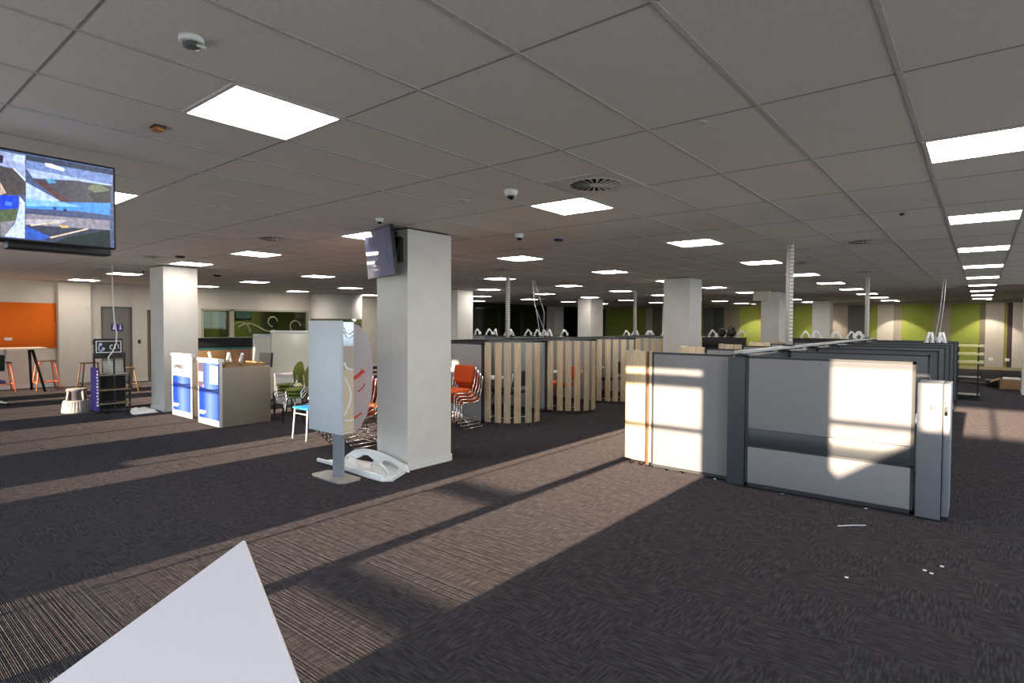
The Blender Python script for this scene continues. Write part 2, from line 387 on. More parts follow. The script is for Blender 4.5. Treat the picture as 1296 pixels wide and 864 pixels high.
# round pillar at the end of the left wall
b = MB(); b.lathe([(.92, 0), (.92, CE-.006)], (-18.72, 12.57, 0), 48); rp_ = struct('column_round', b, col_m)
b = MB(); b.lathe([(.9, .9), (.932, .9), (.932, 1.9), (.9, 1.9)], (-18.72, 12.57, 0), 48, caps=False); build('window_band', b, mat('olive_glass', (92, 92, 60), .12), rp_)
# columns
def column(n, x0, x1, y0, y1, skirt=True, recess=True):
    b = MB(); b.box(x0, x1, y0, y1, 0, CE-.02); c = struct('column_%d' % n, b, col_m)
    if skirt:
        b = MB(); e = .012
        for q in ((x0-e, x1+e, y0-e, y0), (x0-e, x1+e, y1, y1+e), (x0-e, x0, y0, y1), (x1, x1+e, y0, y1)): b.box(*q, 0, .085)
        build('skirting', b, skirt_m, c)
    b = MB(); b.box(x0+.03, x1-.03, y0+.03, y1-.03, CE-.02, CE-.001); build('shadow_gap', b, black_m, c)
    return c
column(1, -5.68, -5.12, 4.38, 5.08)
column(2, -12.78, -12.12, 4.33, 4.95)
column(3, -5.78, -5.15, 12.70, 13.42)
column(4, -13.2, -12.62, 12.80, 13.50)
column(5, -12.95, -12.35, 20.2, 21.2)
column(6, -5.50, -4.95, 19.4, 20.6)
column(7, -5.62, -4.95, 27.2, 27.9)
column(8, -19.15, -18.6, 26.6, 27.5)
column(9, .84, 1.6, 19.4, 20.1)
column(10, -12.9, -12.3, 28.2, 28.9)
b = MB(); b.box(-5.66, -5.2, 19.1, 19.4, 2.52, CE-.006); struct('trim_5', b, wall_m)

# ================================================================== CEILING FITTINGS
ROWN = {1: 'row over the right-hand aisle', 0: 'row above the grey workstation block', -1: 'row beside the tilted wall screen', -2: 'row above the wooden slat pods',
        -3: 'row behind the slat pods', -4: 'row before the back offices', -5: 'row nearest the orange pinboard'}
def ceiling_light(x, y, label, group):
    t = thing('ceiling_light', label, 'ceiling light', (x, y, CE), 0, group, local=True)
    b = MB(); e = .30
    for q in ((-e, e, -e, -e+.022), (-e, e, e-.022, e), (-e, -e+.022, -e, e), (e-.022, e, -e, e)): b.box(*q, -.009, .004)
    part('frame', b, tee_white, t)
    b = MB(); b.box(-.279, .279, -.279, .279, -.006, .004); part('diffuser', b, light_m, t)
    return t
tee_white = mat('light_frame', (200, 196, 192), .5)
L0 = None
SKIPL = {(-3, 0), (-4, 0), (-5, 0), (-3, 9), (-4, 9), (-5, 8), (-5, 9), (-5, 5), (-5, 7), (-2, 0)}
for i in range(1, -6, -1):
    n = 0
    for j in range(0, 10):
        if (i, j) in SKIPL: continue
        x, y = X0-1.5+3*i, Y0-.3+3*j
        if (i, j) == (-3, 1): x = -11.45
        lab = 'square light panel, %s from the window end in the %s' % (ORD[n], ROWN[i]); n += 1
        grp = 'square ceiling light panels'
        if L0 is None: L0 = ceiling_light(x, y, lab, grp)
        else: dup(L0, (x, y, CE), 0, lab)

def diffuser(x, y, label):
    t = thing('ceiling_vent', label, 'air vent', (x, y, CE), 0, 'square swirl air vents', local=True)
    b = MB(); b.box(-.295, .295, -.295, .295, -.006, .004); part('plate', b, vent_m, t)
    b = MB(); b.lathe([(.2, -.0065), (.2, -.009)], (0, 0, 0), 32); part('dark_throat', b, ventd_m, t)
    b = MB()
    for k in range(20):
        a = k*math.pi/10; T = Matrix.Rotation(a, 4, 'Z') @ Matrix.Translation((.12, 0, -.0115)) @ Matrix.Rotation(-.22, 4, 'X')
        b.prism([(-.07, -.003), (.078, -.012), (.078, .012), (-.07, .003)], 'z', -.0008, .0008, T)
    b.lathe([(.05, -.0088), (.048, -.014), (.03, -.016)], (0, 0, 0), 20)
    b.lathe([(.2, -.006), (.208, -.006), (.208, -.0105), (.2, -.0105), (.2, -.006)], (0, 0, 0), 32, caps=False)
    part('blades', b, vent_m, t); return t
v0 = diffuser(-2.39, 3.97, 'square swirl air vent beside the light panel nearest the white column')
for x, y, l in ((-1.2, 8.77, 'square swirl air vent above the near grey workstation partitions'), (-.79, 20.4, 'square swirl air vent far down beside the right-hand light row'),
                (-7.19, 3.9, 'square swirl air vent left of the tilted wall screen'), (-14.0, 3.9, 'square swirl air vent nearest the orange pinboard'), (-10.75, 3.75, 'square swirl air vent in front of the left white column'),
                (-2.39, 10.97, 'square swirl air vent beside the perforated power pole'), (-7.5, 8.9, 'square swirl air vent above the first slat pod'), (-9.6, 10.4, 'square swirl air vent behind the first slat pod'),
                (-1.8, 13.57, 'square swirl air vent beside the second power pole'), (-14.0, 19.4, 'square swirl air vent before the dark glass'), (-6.4, 17.8, 'square swirl air vent behind the middle white column')):
    dup(v0, (x, y, CE), 0, l)

def dome_cam(x, y, label):
    t = thing('dome_camera', label, 'security camera', (x, y, CE), 0, 'small dome cameras', local=True)
    b = MB(); b.lathe([(.055, .002), (.058, -.012), (.05, -.04), (.034, -.05)], (0, 0, 0), 24); part('housing', b, white_m, t)
    b = MB(); b.lathe([(.033, -.048), (.032, -.06), (.022, -.074), (.006, -.08)], (0, 0, 0), 20); part('lens_dome', b, mat('smoked_dome', (16, 16, 20), .08), t); return t
c0 = dome_cam(-3.05, 3.72, 'white dome camera beside the light panel right of the column')
dup(c0, (-4.42, 5.56, CE), 0, 'white dome camera second from the window behind the nearest one')
c3 = dup(c0, (-4.95, 3.85, CE), 0, 'white dome camera just in front of the tilted wall screen')
c3.scale = (.75, .75, .75)
t = thing('smoke_detector', 'white smoke detector near the largest light panel', 'smoke detector', (-2.43, .98, CE))
b = MB(); b.lathe([(.046, .002), (.046, -.016), (.038, -.02)], (-2.43, .98, CE), 24); part('base', b, white_m, t)
b = MB(); b.lathe([(.026, -.019), (.033, -.026), (.03, -.038), (.010, -.042)], (-2.43, .98, CE), 20); part('sensor_head', b, mat('grey_sensor', (90, 90, 92), .4), t)
b = MB(); b.rbox(-2.405, -2.39, .985, 1.02, CE-.038, CE-.031, .003); part('indicator', b, white_m, t)
t = thing('amber_sensor', 'small amber block sensor on ceiling above the hanging screen', 'sensor', (-3.66, 1.29, CE))
b = MB(); b.rbox(-3.695, -3.625, 1.265, 1.315, CE-.03, CE+.002, .006); part('body', b, gold_m, t)
b = MB(); b.box(-3.70, -3.62, 1.26, 1.32, CE-.008, CE+.001); part('mount', b, black_m, t)
def small_disc(name, x, y, r, hh, mm, label, cat='sensor'):
    t = thing(name, label, cat, (x, y, CE)); b = MB(); b.lathe([(r, .002), (r, -hh*.4), (r*.8, -hh)], (x, y, CE), 24); part('cap', b, mm, t)
    b = MB(); b.lathe([(r*1.12, .002), (r*1.1, -.006)], (x, y, CE), 24); part('collar', b, vent_m if mm is not black_m else mm, t)
small_disc('flat_speaker', -3.65, 3.76, .06, .012, vent_m, 'flat white ceiling disc left of the nearest dome camera')
small_disc('motion_sensor', -4.26, 6.17, .062, .035, bluedome_m, 'dark blue dome sensor on ceiling between two light panels')
small_disc('motion_sensor', -10.33, 3.95, .07, .035, black_m, 'black dome sensor on ceiling by the left white column')
small_disc('motion_sensor', -13.63, 6.0, .08, .035, black_m, 'black dome sensor on ceiling behind the left white column')
small_disc('ceiling_sticker', -1.22, 3.14, .028, .004, mat('grey_patch', (96, 98, 112), .6), 'small grey scuffed cap on ceiling tile above the workstations')
small_disc('motion_sensor', -.63, 6.85, .022, .02, black_m, 'tiny black sensor on ceiling left of the right-hand light row')
small_disc('motion_sensor', -13.95, 4.6, .03, .03, black_m, 'tiny black sensor between the vent and light near the door')
for k, (x, l) in enumerate(((-2.8, 'wall-washing downlight above the right part of green striped wall'), (.2, 'wall-washing downlight by the right end of the green striped wall'), (-5.6, 'wall-washing downlight by the far pale column'), (-8.7, 'wall-washing downlight near the middle of the green striped wall'))):
    t = thing('downlight', l, 'downlight', (x, YB-.75, CE), 0, 'wall-washing downlights')
    b = MB(); b.lathe([(.1, .002), (.1, -.012), (.085, -.012), (.085, .002)], (x, YB-.75, CE), 24, caps=False); part('trim_ring', b, white_m, t)
    b = MB(); b.lathe([(.084, .001), (.084, -.014)], (x, YB-.75, CE), 20); part('lens', b, dim_m, t)
    ld = bpy.data.lights.new('downlight_beam', 'SPOT'); lo = bpy.data.objects.new('downlight_beam', ld); COL.objects.link(lo)
    ld.energy = 110; ld.color = (1, .9, .72); ld.spot_size = math.radians(92); ld.spot_blend = .12; ld.shadow_soft_size = .04
    lo.location = (x, YB-.75, CE-.03)
# unseen fill light added to brighten the room behind the internal window
ld = bpy.data.lights.new('back_room_fill', 'AREA'); lo = bpy.data.objects.new('back_room_fill', ld); COL.objects.link(lo); ld.energy = 30; ld.size = 1.2; ld.color = (1, .95, .82); lo.location = (XL-1.3, 10, CE-.05)

# ================================================================== SCREENS
SCREEN = [([(0.715,2.67),(1.266,2.675),(1.244,2.179),(0.707,2.179)],(70,85,120)),([(0.715,2.666),(0.826,2.665),(0.824,2.511),(0.767,2.578),(0.713,2.582)],(150,165,205)),([(0.713,2.574),(0.773,2.575),(0.824,2.511),(0.823,2.439),(0.711,2.415)],(72,66,70)),([(0.714,2.643),(0.729,2.639),(0.725,2.6),(0.714,2.597)],(45,25,60)),([(0.774,2.657),(0.823,2.661),(0.819,2.612),(0.77,2.617)],(190,205,235)),([(0.767,2.578),(0.776,2.581),(0.824,2.53),(0.824,2.515)],(205,210,230)),([(0.712,2.489),(0.738,2.432),(0.711,2.415)],(190,170,150)),([(0.711,2.415),(0.789,2.425),(0.788,2.354),(0.71,2.334)],(25,60,200)),([(0.734,2.384),(0.764,2.382),(0.758,2.361),(0.731,2.361)],(70,120,235)),([(0.71,2.334),(0.788,2.346),(0.775,2.281),(0.709,2.264)],(75,88,62)),([(0.709,2.264),(0.775,2.281),(0.731,2.186),(0.707,2.179)],(120,118,130)),([(0.795,2.426),(0.82,2.391),(0.816,2.184),(0.725,2.183),(0.774,2.266),(0.794,2.363)],(180,197,240)),([(0.829,2.666),(1.264,2.67),(1.262,2.639),(0.829,2.638)],(55,65,85)),([(0.829,2.638),(1.262,2.639),(1.254,2.577),(0.828,2.591)],(110,132,185)),([(0.914,2.641),(0.943,2.643),(1.013,2.626),(1.006,2.61),(0.943,2.617),(0.92,2.622)],(220,230,250)),([(0.828,2.591),(1.254,2.577),(1.251,2.559),(1.07,2.567),(0.859,2.54)],(160,178,222)),([(0.859,2.533),(1.07,2.565),(1.252,2.569),(1.246,2.462),(0.993,2.424)],(58,58,72)),([(0.859,2.533),(0.909,2.527),(1.034,2.431),(0.987,2.427)],(78,48,52)),([(0.826,2.511),(0.987,2.427),(0.824,2.398)],(165,185,242)),([(1.133,2.549),(1.162,2.563),(1.198,2.564),(1.242,2.54),(1.168,2.509),(1.126,2.527)],(98,112,88)),([(0.916,2.545),(0.949,2.555),(0.968,2.539),(0.962,2.529),(0.929,2.523)],(75,145,180)),([(1.125,2.5),(1.242,2.535),(1.243,2.464),(1.16,2.448)],(38,42,46)),([(0.824,2.416),(0.993,2.423),(1.245,2.458),(1.24,2.379),(1.096,2.382),(0.824,2.36)],(62,132,228)),([(0.824,2.416),(0.993,2.423),(1.096,2.412),(0.824,2.372)],(120,175,240)),([(0.824,2.36),(1.096,2.382),(1.24,2.379),(1.24,2.348),(0.823,2.328)],(62,72,108)),([(0.823,2.328),(1.24,2.348),(1.239,2.287),(0.822,2.257)],(128,124,138)),([(0.823,2.296),(1.026,2.322),(0.971,2.285),(0.822,2.264)],(165,160,170)),([(0.822,2.264),(1.239,2.287),(1.242,2.178),(0.821,2.181)],(48,54,72)),([(1.024,2.218),(1.239,2.287),(1.242,2.178),(0.957,2.176)],(26,36,36)),([(0.822,2.257),(0.937,2.207),(0.898,2.182),(0.821,2.181)],(40,78,170)),([(0.842,2.265),(0.978,2.308),(0.98,2.301),(0.845,2.258)],(205,185,170)),([(0.931,2.206),(1.123,2.284),(1.126,2.277),(0.937,2.198)],(205,178,160)),([(0.978,2.282),(1.018,2.285),(1.032,2.275),(0.991,2.267)],(190,158,95)),([(0.95,2.384),(0.958,2.393),(0.968,2.383),(0.963,2.366),(0.951,2.366)],(35,60,110)),([(0.999,2.38),(1.008,2.389),(1.018,2.381),(1.013,2.367),(1.002,2.367)],(30,40,80))]
XS = -4.325
t = thing('hanging_screen', 'large black ceiling-hung screen showing four blue camera views', 'television', (XS, .76, CE))
b = MB(); b.rbox(XS-.045, XS-.003, .24, 1.275, 2.165, 2.69, .008); part('case', b, black_m, t)
b = MB()
for k, (pts, c) in enumerate(SCREEN):
    mm = mat('picture_%d_%d_%d' % c, c, .3, noise=.16, scale=45, emit=.5); mm.node_tree.nodes['Principled BSDF'].inputs['Specular IOR Level'].default_value = .3
    for n_ in mm.node_tree.nodes:
        if n_.type == 'TEX_NOISE': n_.inputs['Detail'].default_value = 6
    pp = [(y, z) for y, z in pts]
    if k == 0: pp = [(.255, 2.675), (1.262, 2.678), (1.262, 2.178), (.255, 2.178)]
    pp = [(min(1.262, y), min(2.678, max(2.178, z))) for y, z in pp]
    b.use(mm).quad(*[(XS+.0005+.0001*k, y, z) for y, z in pp])
# the views that run on past the frame
for q, c in (([(.26, 2.67), (.71, 2.67), (.71, 2.43), (.26, 2.43)], (72, 66, 70)), ([(.26, 2.42), (.71, 2.42), (.71, 2.18), (.26, 2.18)], (75, 88, 62)), ([(.26, 2.66), (.70, 2.66), (.70, 2.58), (.26, 2.6)], (150, 165, 205))):
    b.use(MATS['picture_%d_%d_%d' % c]).quad(*[(XS+.004, y, z) for y, z in q])
me_fix = part('screen', b, None, t)
b = MB(); b.tube([(XS-.10, .30, 2.45), (XS-.10, .30, CE)], .025, 12).box(XS-.11, XS-.04, .25, 1.0, 2.42, 2.47); part('ceiling_mount', b, black_m, t)
t = thing('hanging_screen', 'black underside of a second screen hung back to back behind the camera-view screen', 'television', (XS-.26, .76, 2.165))
b = MB(); b.rbox(XS-.345, XS-.205, .775, 1.305, 2.145, 2.21, .006); part('case', b, black_m, t)
b = MB(); b.box(XS-.3475, XS-.3445, .80, 1.28, 2.155, 2.20); part('glass_front', b, mat('dark_screen', (14, 16, 20), .1), t)
b = MB(); b.box(XS-.28, XS-.26, .26, .80, 2.18, 2.205).box(XS-.285, XS-.255, .26, .29, 2.18, CE); part('ceiling_rod', b, black_m, t)

# tilted screen on the column
t = thing('wall_screen', 'tilted flat screen with bluish reflections bracketed high on the white column', 'television', (-5.4, 4.2, 2.24))
P = [Vector((-5.04, 4.06, 2.795)), Vector((-5.93, 4.38, 2.80)), Vector((-5.88, 4.40, 2.25)), Vector((-4.98, 4.09, 2.24))]
n = (P[1]-P[0]).cross(P[3]-P[0]).normalized()
if n.dot(Vector((0, 0, 1.69))-P[0]) < 0: n = -n
ctr = sum(P, Vector())/4
def slab(b, Q, n, a, c):
    A = [b.bm.verts.new(p+n*a) for p in Q]; B = [b.bm.verts.new(p+n*c) for p in Q]
    b._f(A[::-1]); b._f(B)
    for i in range(4): b._f([A[i], A[(i+1) % 4], B[(i+1) % 4], B[i]])
b = MB(); slab(b, P, n, -.036, 0); part('case', b, black_m, t)
b = MB(); Q = [ctr+(p-ctr)*.965 for p in P]; slab(b, Q, n, .0005, .002); part('screen', b, mat('bluish_screen', (112, 118, 156), .06, noise=.08, scale=6, spec=.9), t)
b = MB(); b.box(-5.46, -5.30, 4.26, 4.38, 2.30, 2.78).box(-5.62, -5.2, 4.33, 4.38, 2.42, 2.70); b.tube([(-5.38, 4.32, 2.55), (-5.35, 4.22, 2.55)], .03, 10); b.tube([(-5.3, 4.30, 2.36), (-5.2, 4.28, 2.42), (-5.16, 4.3, 2.7)], .012, 6); part('bracket', b, black_m, t)

# ================================================================== WHITE CARD IN FRONT
C = Vector((-1.28, .615, 1.205)); e1 = Vector((.787, -.070, -.613)); e2 = Vector((-.528, -.628, -.572)); e1.normalize(); e2 = (e2-e2.dot(e1)*e1).normalized()
n = e1.cross(e2).normalized()
if n.z < 0: n = -n
L1, L2 = .62, .62
t = thing('display_board', 'plain white display board close to the camera with one corner pointing up', 'display board', (-1.35, .3, 0))
b = MB(); slab(b, [C, C+e1*L1, C+e1*L1+e2*L2, C+e2*L2], n, -.008, 0); part('board', b, card_m, t)
mid = C+e1*L1/2+e2*L2/2
b = MB(); b.rbox(mid.x-.05, mid.x+.05, mid.y-.04, mid.y+.04, mid.z-.09, mid.z-.078, .003); b.tube([(mid.x, mid.y, .015), (mid.x, mid.y, mid.z-.03)], .018, 14); part('post', b, alu_m, t)
b = MB(); b.lathe([(.17, 0), (.17, .012), (.03, .018)], (mid.x, mid.y, 0), 32); part('base', b, alu_m, t)

# ================================================================== FREESTANDING SIGN
t = thing('sign_stand', 'white panel sign on a flat-footed grey post beside the white column', 'sign', (-5.5, 3.69, 0))
b = MB(); b.rbox(-5.945, -5.325, 3.62, 3.66, .50, 1.735, .004); part('front_panel', b, sign_m, t)
b = MB(); b.box(-5.365, -5.325, 3.66, 3.79, .50, 1.20); part('printed_side', b, cream_m, t, 'beige printed edge with pale swirls')
b = MB(); b.box(-5.365, -5.325, 3.66, 3.79, 1.20, 1.46); part('taupe_side', b, mat('taupe_edge', (176, 164, 152), .35), t, 'taupe upper stretch of the edge')
b = MB(); b.box(-5.365, -5.325, 3.66, 3.79, 1.46, 1.72); part('silver_side', b, mat('silver_edge', (196, 202, 206), .15, metal=.5), t, 'silvery top of the edge')
b = MB()
b.tube([(-5.323, 3.665+.085*math.sin(a*math.pi/12), .71+.034*a) for a in range(13)], .010, 6)
b.tube([(-5.323, 3.665, 1.28), (-5.323, 3.69, 1.225), (-5.323, 3.74, 1.20), (-5.323, 3.785, 1.195)], .014, 6)
b.tube([(-5.323, 3.667, .655), (-5.323, 3.73, .645), (-5.323, 3.785, .655)], .009, 6)
for dz in (0, .045): b.tube([(-5.323, 3.667, 1.66-dz), (-5.323, 3.70, 1.60-dz), (-5.323, 3.75, 1.59-dz), (-5.323, 3.785, 1.62-dz)], .007, 6)
part('swirl_pattern', b, wprint_m, t)
# bowed clear wing
b = MB(); arc = []
for k in range(9):
    a = k/8; arc.append((-5.345+.0*a, 3.79+.30*a))
outl = [(3.79, .50), (3.90, .56), (3.98, .68), (4.04, .86), (4.06, 1.05), (4.06, 1.30), (4.04, 1.45), (3.97, 1.60), (3.88, 1.68), (3.79, 1.71)]
b.prism(outl, 'x', -5.350, -5.345); part('frosted_wing', b, frost_m, t)
b = MB()
for pth, r in (([(3.79, .66), (3.85, .68), (3.90, .71)], .012), ([(3.79, 1.10), (3.84, 1.115), (3.88, 1.14)], .02), ([(3.88, 1.14), (3.92, 1.19)], .012), ([(3.90, 1.15), (3.95, 1.17)], .010), ([(3.86, .95), (3.91, .98), (3.95, 1.03)], .006)):
    b.tube([(-5.340, y, z) for y, z in pth], r, 8)
part('red_print', b, redp_m, t)
b = MB(); b.rbox(-5.575, -5.415, 3.685, 3.735, .012, 1.5, .006); part('post', b, mat('grey_post', (150, 156, 166), .4, metal=.3), t)
b = MB(); b.prism([(-5.82, 3.58), (-5.74, 3.54), (-5.26, 3.54), (-5.2, 3.60), (-5.2, 3.78), (-5.26, 3.83), (-5.74, 3.83), (-5.82, 3.78)], 'z', 0, .014); part('foot', b, mat('foot_plate', (168, 162, 154), .4, metal=.3), t)

# white curved shelf piece lying at the column
t = thing('swoosh_tray', 'white curved plastic display tray with arched cut-outs lying against the column foot', 'display tray', (-5.6, 4.15, 0))
b = MB(); b.prism([(-6.24, 4.02), (-6.1, 3.97), (-5.3, 3.90), (-4.98, 3.90), (-4.90, 3.98), (-5.06, 4.30), (-5.4, 4.345), (-6.1, 4.30)], 'z', .0, .022); part('tray_plate', b, white_m, t)
b = MB(); b.prism([(-6.2, .02), (-6.16, .06), (-6.02, .135), (-5.85, .175), (-5.65, .18), (-5.45, .165), (-5.25, .135), (-5.05, .09), (-5.0, .02), (-5.12, .02), (-5.2, .07), (-5.32, .10), (-5.44, .09), (-5.52, .02), (-5.6, .02), (-5.64, .075), (-5.74, .11), (-5.84, .10), (-5.92, .05), (-6.05, .02)], 'y', 4.285, 4.315); part('arched_back', b, white_m, t)
for k, (cx, r) in enumerate(((-5.76, .13), (-5.25, .15))):
    b = MB(); b.tube([(cx+r*math.cos(a*math.pi/10), 4.09-.05*math.sin(a*math.pi/10), .022+.125*math.sin(a*math.pi/10)) for a in range(11)], .012, 8); part('arch_handle', b, white_m, t)
b = MB(); b.rbox(-6.26, -5.0, 3.915, 3.945, .02, .062, .006, Matrix.Translation((0, 0, 0))); part('front_lip', b, white_m, t)
b = MB()
for dx in (0, .04): b.tube([(-5.02+dx, 3.94, .02), (-4.96+dx, 4.0, .03), (-4.94+dx, 4.08, .08), (-4.945+dx, 4.12, .12)], .008, 8)
part('end_loops', b, white_m, t)

# ================================================================== WORKSTATION PARTITIONS (right-hand block)
def panel(label, x0, x1, y, z1=1.385, band=False, group=None, fm=None, foot=2):
    "an upright upholstered screen along X with its dark frame"
    t = thing('partition_screen', label, 'office partition', ((x0+x1)/2, y, 0), 0, group)
    b = MB(); e = .025; th = .026
    b.box(x0, x0+e, y-th, y+th, .03, z1).box(x1-e, x1, y-th, y+th, .03, z1).box(x0, x1, y-th, y+th, z1-.022, z1).box(x0, x1, y-th, y+th, .03, .065)
    if band: b.box(x0, x1, y-th, y+th, .44, .462)
    part('frame', b, dframe_m, t)
    fm = fm or fabric_m
    if band:
        b = MB(); b.rbox(x0+e, x1-e, y-.03, y+.03, .632, z1-.022, .006); part('upper_fabric', b, fm, t)
        b = MB(); b.rbox(x0+e, x1-e, y-.024, y+.024, .462, .632, .004); part('cable_band', b, band_m, t, 'smooth charcoal cable band')
        b = MB(); b.rbox(x0+e, x1-e, y-.03, y+.03, .065, .44, .006); part('lower_fabric', b, fm, t)
    else:
        b = MB(); b.rbox(x0+e, x1-e, y-.03, y+.03, .065, z1-.022, .006); part('fabric_panel', b, fm, t)
    for k in range(foot):
        x = x0+(x1-x0)*(.25+.5*k); b = MB(); b.lathe([(.022, 0), (.022, .01), (.008, .012), (.008, .04)], (x, y, 0), 12); part('glide', b, steel_m, t)
    return t
NK = ['nearest', 'second', 'third', 'fourth', 'fifth', 'sixth', 'seventh']
BY = [6.24, 7.95, 9.55, 11.15, 12.8, 14.4, 16.2]
GP = 'cross screens of the grey workstation block'
panel('wide grey fabric screen with charcoal band at the front of the workstation block', -1.89, -.44, BY[0]-.02, band=True)
t = thing('partition_screen', 'single grey fabric screen with sunlit patch beside the pale timber slats', 'office partition', (-2.55, 6.34, 0))
T = Matrix.Translation((-2.55, 6.345, 0)) @ Matrix.Rotation(-.012, 4, 'Z')
b = MB(); x0, x1, z1 = -.465, .465, 1.385
b.box(x0, x0+.028, -.026, .026, .03, z1, T).box(x1-.02, x1, -.026, .026, .03, z1, T).box(x0, x1, -.026, .026, z1-.022, z1, T).box(x0, x1, -.026, .026, .03, .06, T); part('frame', b, dframe_m, t)
b = MB(); b.rbox(x0+.028, x1-.02, -.03, .03, .06, z1-.022, .006, T); part('fabric_panel', b, fabric_m, t)
for dx in (-.3, -.1, .3):
    b = MB(); b.lathe([(.02, 0), (.02, .01), (.008, .012), (.008, .04)], (-2.55+dx, 6.335, 0), 12); part('glide', b, steel_m, t)
for k in range(1, 7):
    panel('grey cross screen right of the spine, %s from the front' % NK[k], -1.9, -.44+.008*k, BY[k], group=GP, fm=dfabric_m if k > 0 else None)
for k in range(1, 5):
    panel('grey cross screen left of the spine, %s from the front' % NK[k], -2.98, -2.1, BY[k], group=GP)
# the spine with its tray rail
t = thing('partition_spine', 'long charcoal spine wall of the workstation block with grey top rail', 'office partition', (-2.0, 11, 0))
b = MB(); b.box(-2.085, -1.905, BY[0]-.03, 16.3, .02, 1.365); part('body', b, band_m, t)
b = MB(); b.rbox(-2.05, -1.95, BY[0]+.05, 16.3, 1.405, 1.435, .004); part('top_rail', b, mat('grey_rail', (176, 176, 172), .45), t, 'light grey top rail')
for k in range(7):
    b = MB(); b.box(-2.03, -1.97, BY[k]+.10, BY[k]+.2, 1.36, 1.406).box(-2.07, -1.93, BY[k]+.12, BY[k]+.18, 1.36, 1.39); part('rail_bracket', b, black_m, t)
# pale slats closing the left side of the block
def slat_screen(label, pts, z1=1.40, w_=.125, mm=None, group=None, feet=True):
    cx = sum(p[0] for p in pts)/len(pts); cy = sum(p[1] for p in pts)/len(pts)
    t = thing('slat_screen', label, 'timber screen', (cx, cy, 0), 0, group)
    for i, p in enumerate(pts):
        a = math.atan2(p[3], p[2]); T = Matrix.Translation((p[0], p[1], 0)) @ Matrix.Rotation(a, 4, 'Z')
        ww = p[4] if len(p) > 4 else w_
        b = MB(); b.rbox(-ww/2, ww/2, -.014, .014, .06, z1, .003, T); part('slat', b, mm if mm else (slat_m if i % 2 else slat2_m), t)
        if feet:
            b = MB(); b.lathe([(.016, 0), (.016, .012), (.010, .014), (.010, .065)], (p[0], p[1], 0), 10); part('slat_foot', b, black_m, t)
    return t
slat_screen('sunlit pale timber slat screen at the front corner of the workstation block', [(-3.045, 6.385, 1, 0, .05), (-3.20, 6.395, 1, -.05, .16), (-3.345, 6.425, 1, -.3, .14), (-3.43, 6.52, .5, -1), (-3.46, 6.66, .1, -1), (-3.46, 6.80, 0, -1)], 1.39)
t = thing('timber_post', 'brown edge post between the sunlit slats and grey fabric screen', 'post', (-3.095, 6.42, 0))
b = MB(); b.box(-3.115, -3.075, 6.40, 6.44, .02, 1.385); part('shaft', b, dkwood_m, t)
b = MB(); b.lathe([(.02, 0), (.02, .012), (.01, .02)], (-3.095, 6.42, 0), 10); part('foot', b, black_m, t)
for k in range(1, 5):
    y = BY[k]; slat_screen('pale timber slats on the left end of the %s grey cross screen' % NK[k], [(-3.06, y, 1, 0), (-3.2, y+.01, 1, -.05), (-3.33, y+.05, 1, -.5), (-3.40, y+.16, .3, -1), (-3.42, y+.3, 0, -1)], 1.40, group='slat ends of the workstation block')
# side locker at the right end
t = thing('side_locker', 'tall grey locker with sunlit top standing at the end of the front screen', 'locker', (-.30, 6.36, 0))
b = MB(); b.rbox(-.425, -.245, 6.19, 6.6, .02, 1.205, .004); part('body', b, mat('locker_grey', (116, 119, 128), .45, noise=.01, metal=.1), t)
b = MB(); b.rbox(-.24, -.19, 6.21, 6.6, .05, 1.203, .004); d = part('door', b, mat('locker_door_grey', (124, 127, 136), .4, noise=.01, metal=.1), t)
b = MB(); b.rbox(-.232, -.208, 6.200, 6.212, .93, 1.05, .003); hb = part('latch_plate', b, steel_m, d, sub_of=t)
b = MB(); b.box(-.228, -.212, 6.197, 6.201, .965, 1.01); part('latch_slot', b, black_m, d, sub_of=t)
b = MB(); b.rbox(-.335, -.295, 6.182, 6.192, .98, 1.085, .004); b2 = part('handle_plate', b, alu_m, t)
b = MB(); b.rbox(-.327, -.303, 6.178, 6.184, .99, 1.075, .002); part('handle_recess', b, mat('locker_recess', (120, 122, 128), .5), t)
b = MB(); b.box(-.42, -.25, 6.2, 6.58, 0, .022); part('plinth', b, black_m, t)
b = MB(); b.box(-.2445, -.2405, 6.195, 6.58, .05, 1.2); part('shadow_joint', b, black_m, t)
# desk just showing between the first screens
t = thing('workstation_desk', 'white desk edge between the front screen and the cross screen behind', 'desk', (-1.0, 6.8, 0))
b = MB(); b.rbox(-1.85, -.50, 7.15, 7.85, .70, .73, .004); part('desktop', b, white_m, t)
for x in (-1.75, -.6):
    for y in (7.25, 7.75):
        b = MB(); b.tube([(x, y, 0), (x, y, .70)], .022, 8); part('leg', b, alu_m, t)

# power poles
def pole(x, y, z0, label, w_=.04, holes_=True):
    t = thing('power_pole', label, 'cable pole', (x, y, z0), 0)
    b = MB(); b.rbox(x-w_, x+w_, y-.03, y+.03, z0, CE, .004); part('channel', b, mat('pole_grey', (176, 172, 168), .45, metal=.3), t)
    b = MB(); k = z0+.06
    while k < CE-.05:
        b.box(x+.012, x+w_+.0015, y-.0315, y-.0295, k, k+.022); b.box(x+w_-.001, x+w_+.0015, y-.022, y+.022, k, k+.022); k += .05
    part('slot_pattern', b, mat('pole_light', (232, 230, 226), .5) if holes_ else alu_m, t)
    b = MB(); b.box(x-.06, x+.06, y-.06, y+.06, z0-.012, z0+.008); part('base_plate', b, black_m, t)
pole(-2.0, 8.33, 1.447, 'perforated grey cable pole rising from the near workstation spine to the ceiling')
pole(-2.0, 15.1, 1.447, 'grey cable pole farther along the workstation spine')
pole(-8.15, 9.85, 1.41, 'grey cable pole rising behind the first slat pod')
pole(-8.15, 15.9, 1.41, 'grey cable pole rising behind the far slat pods')

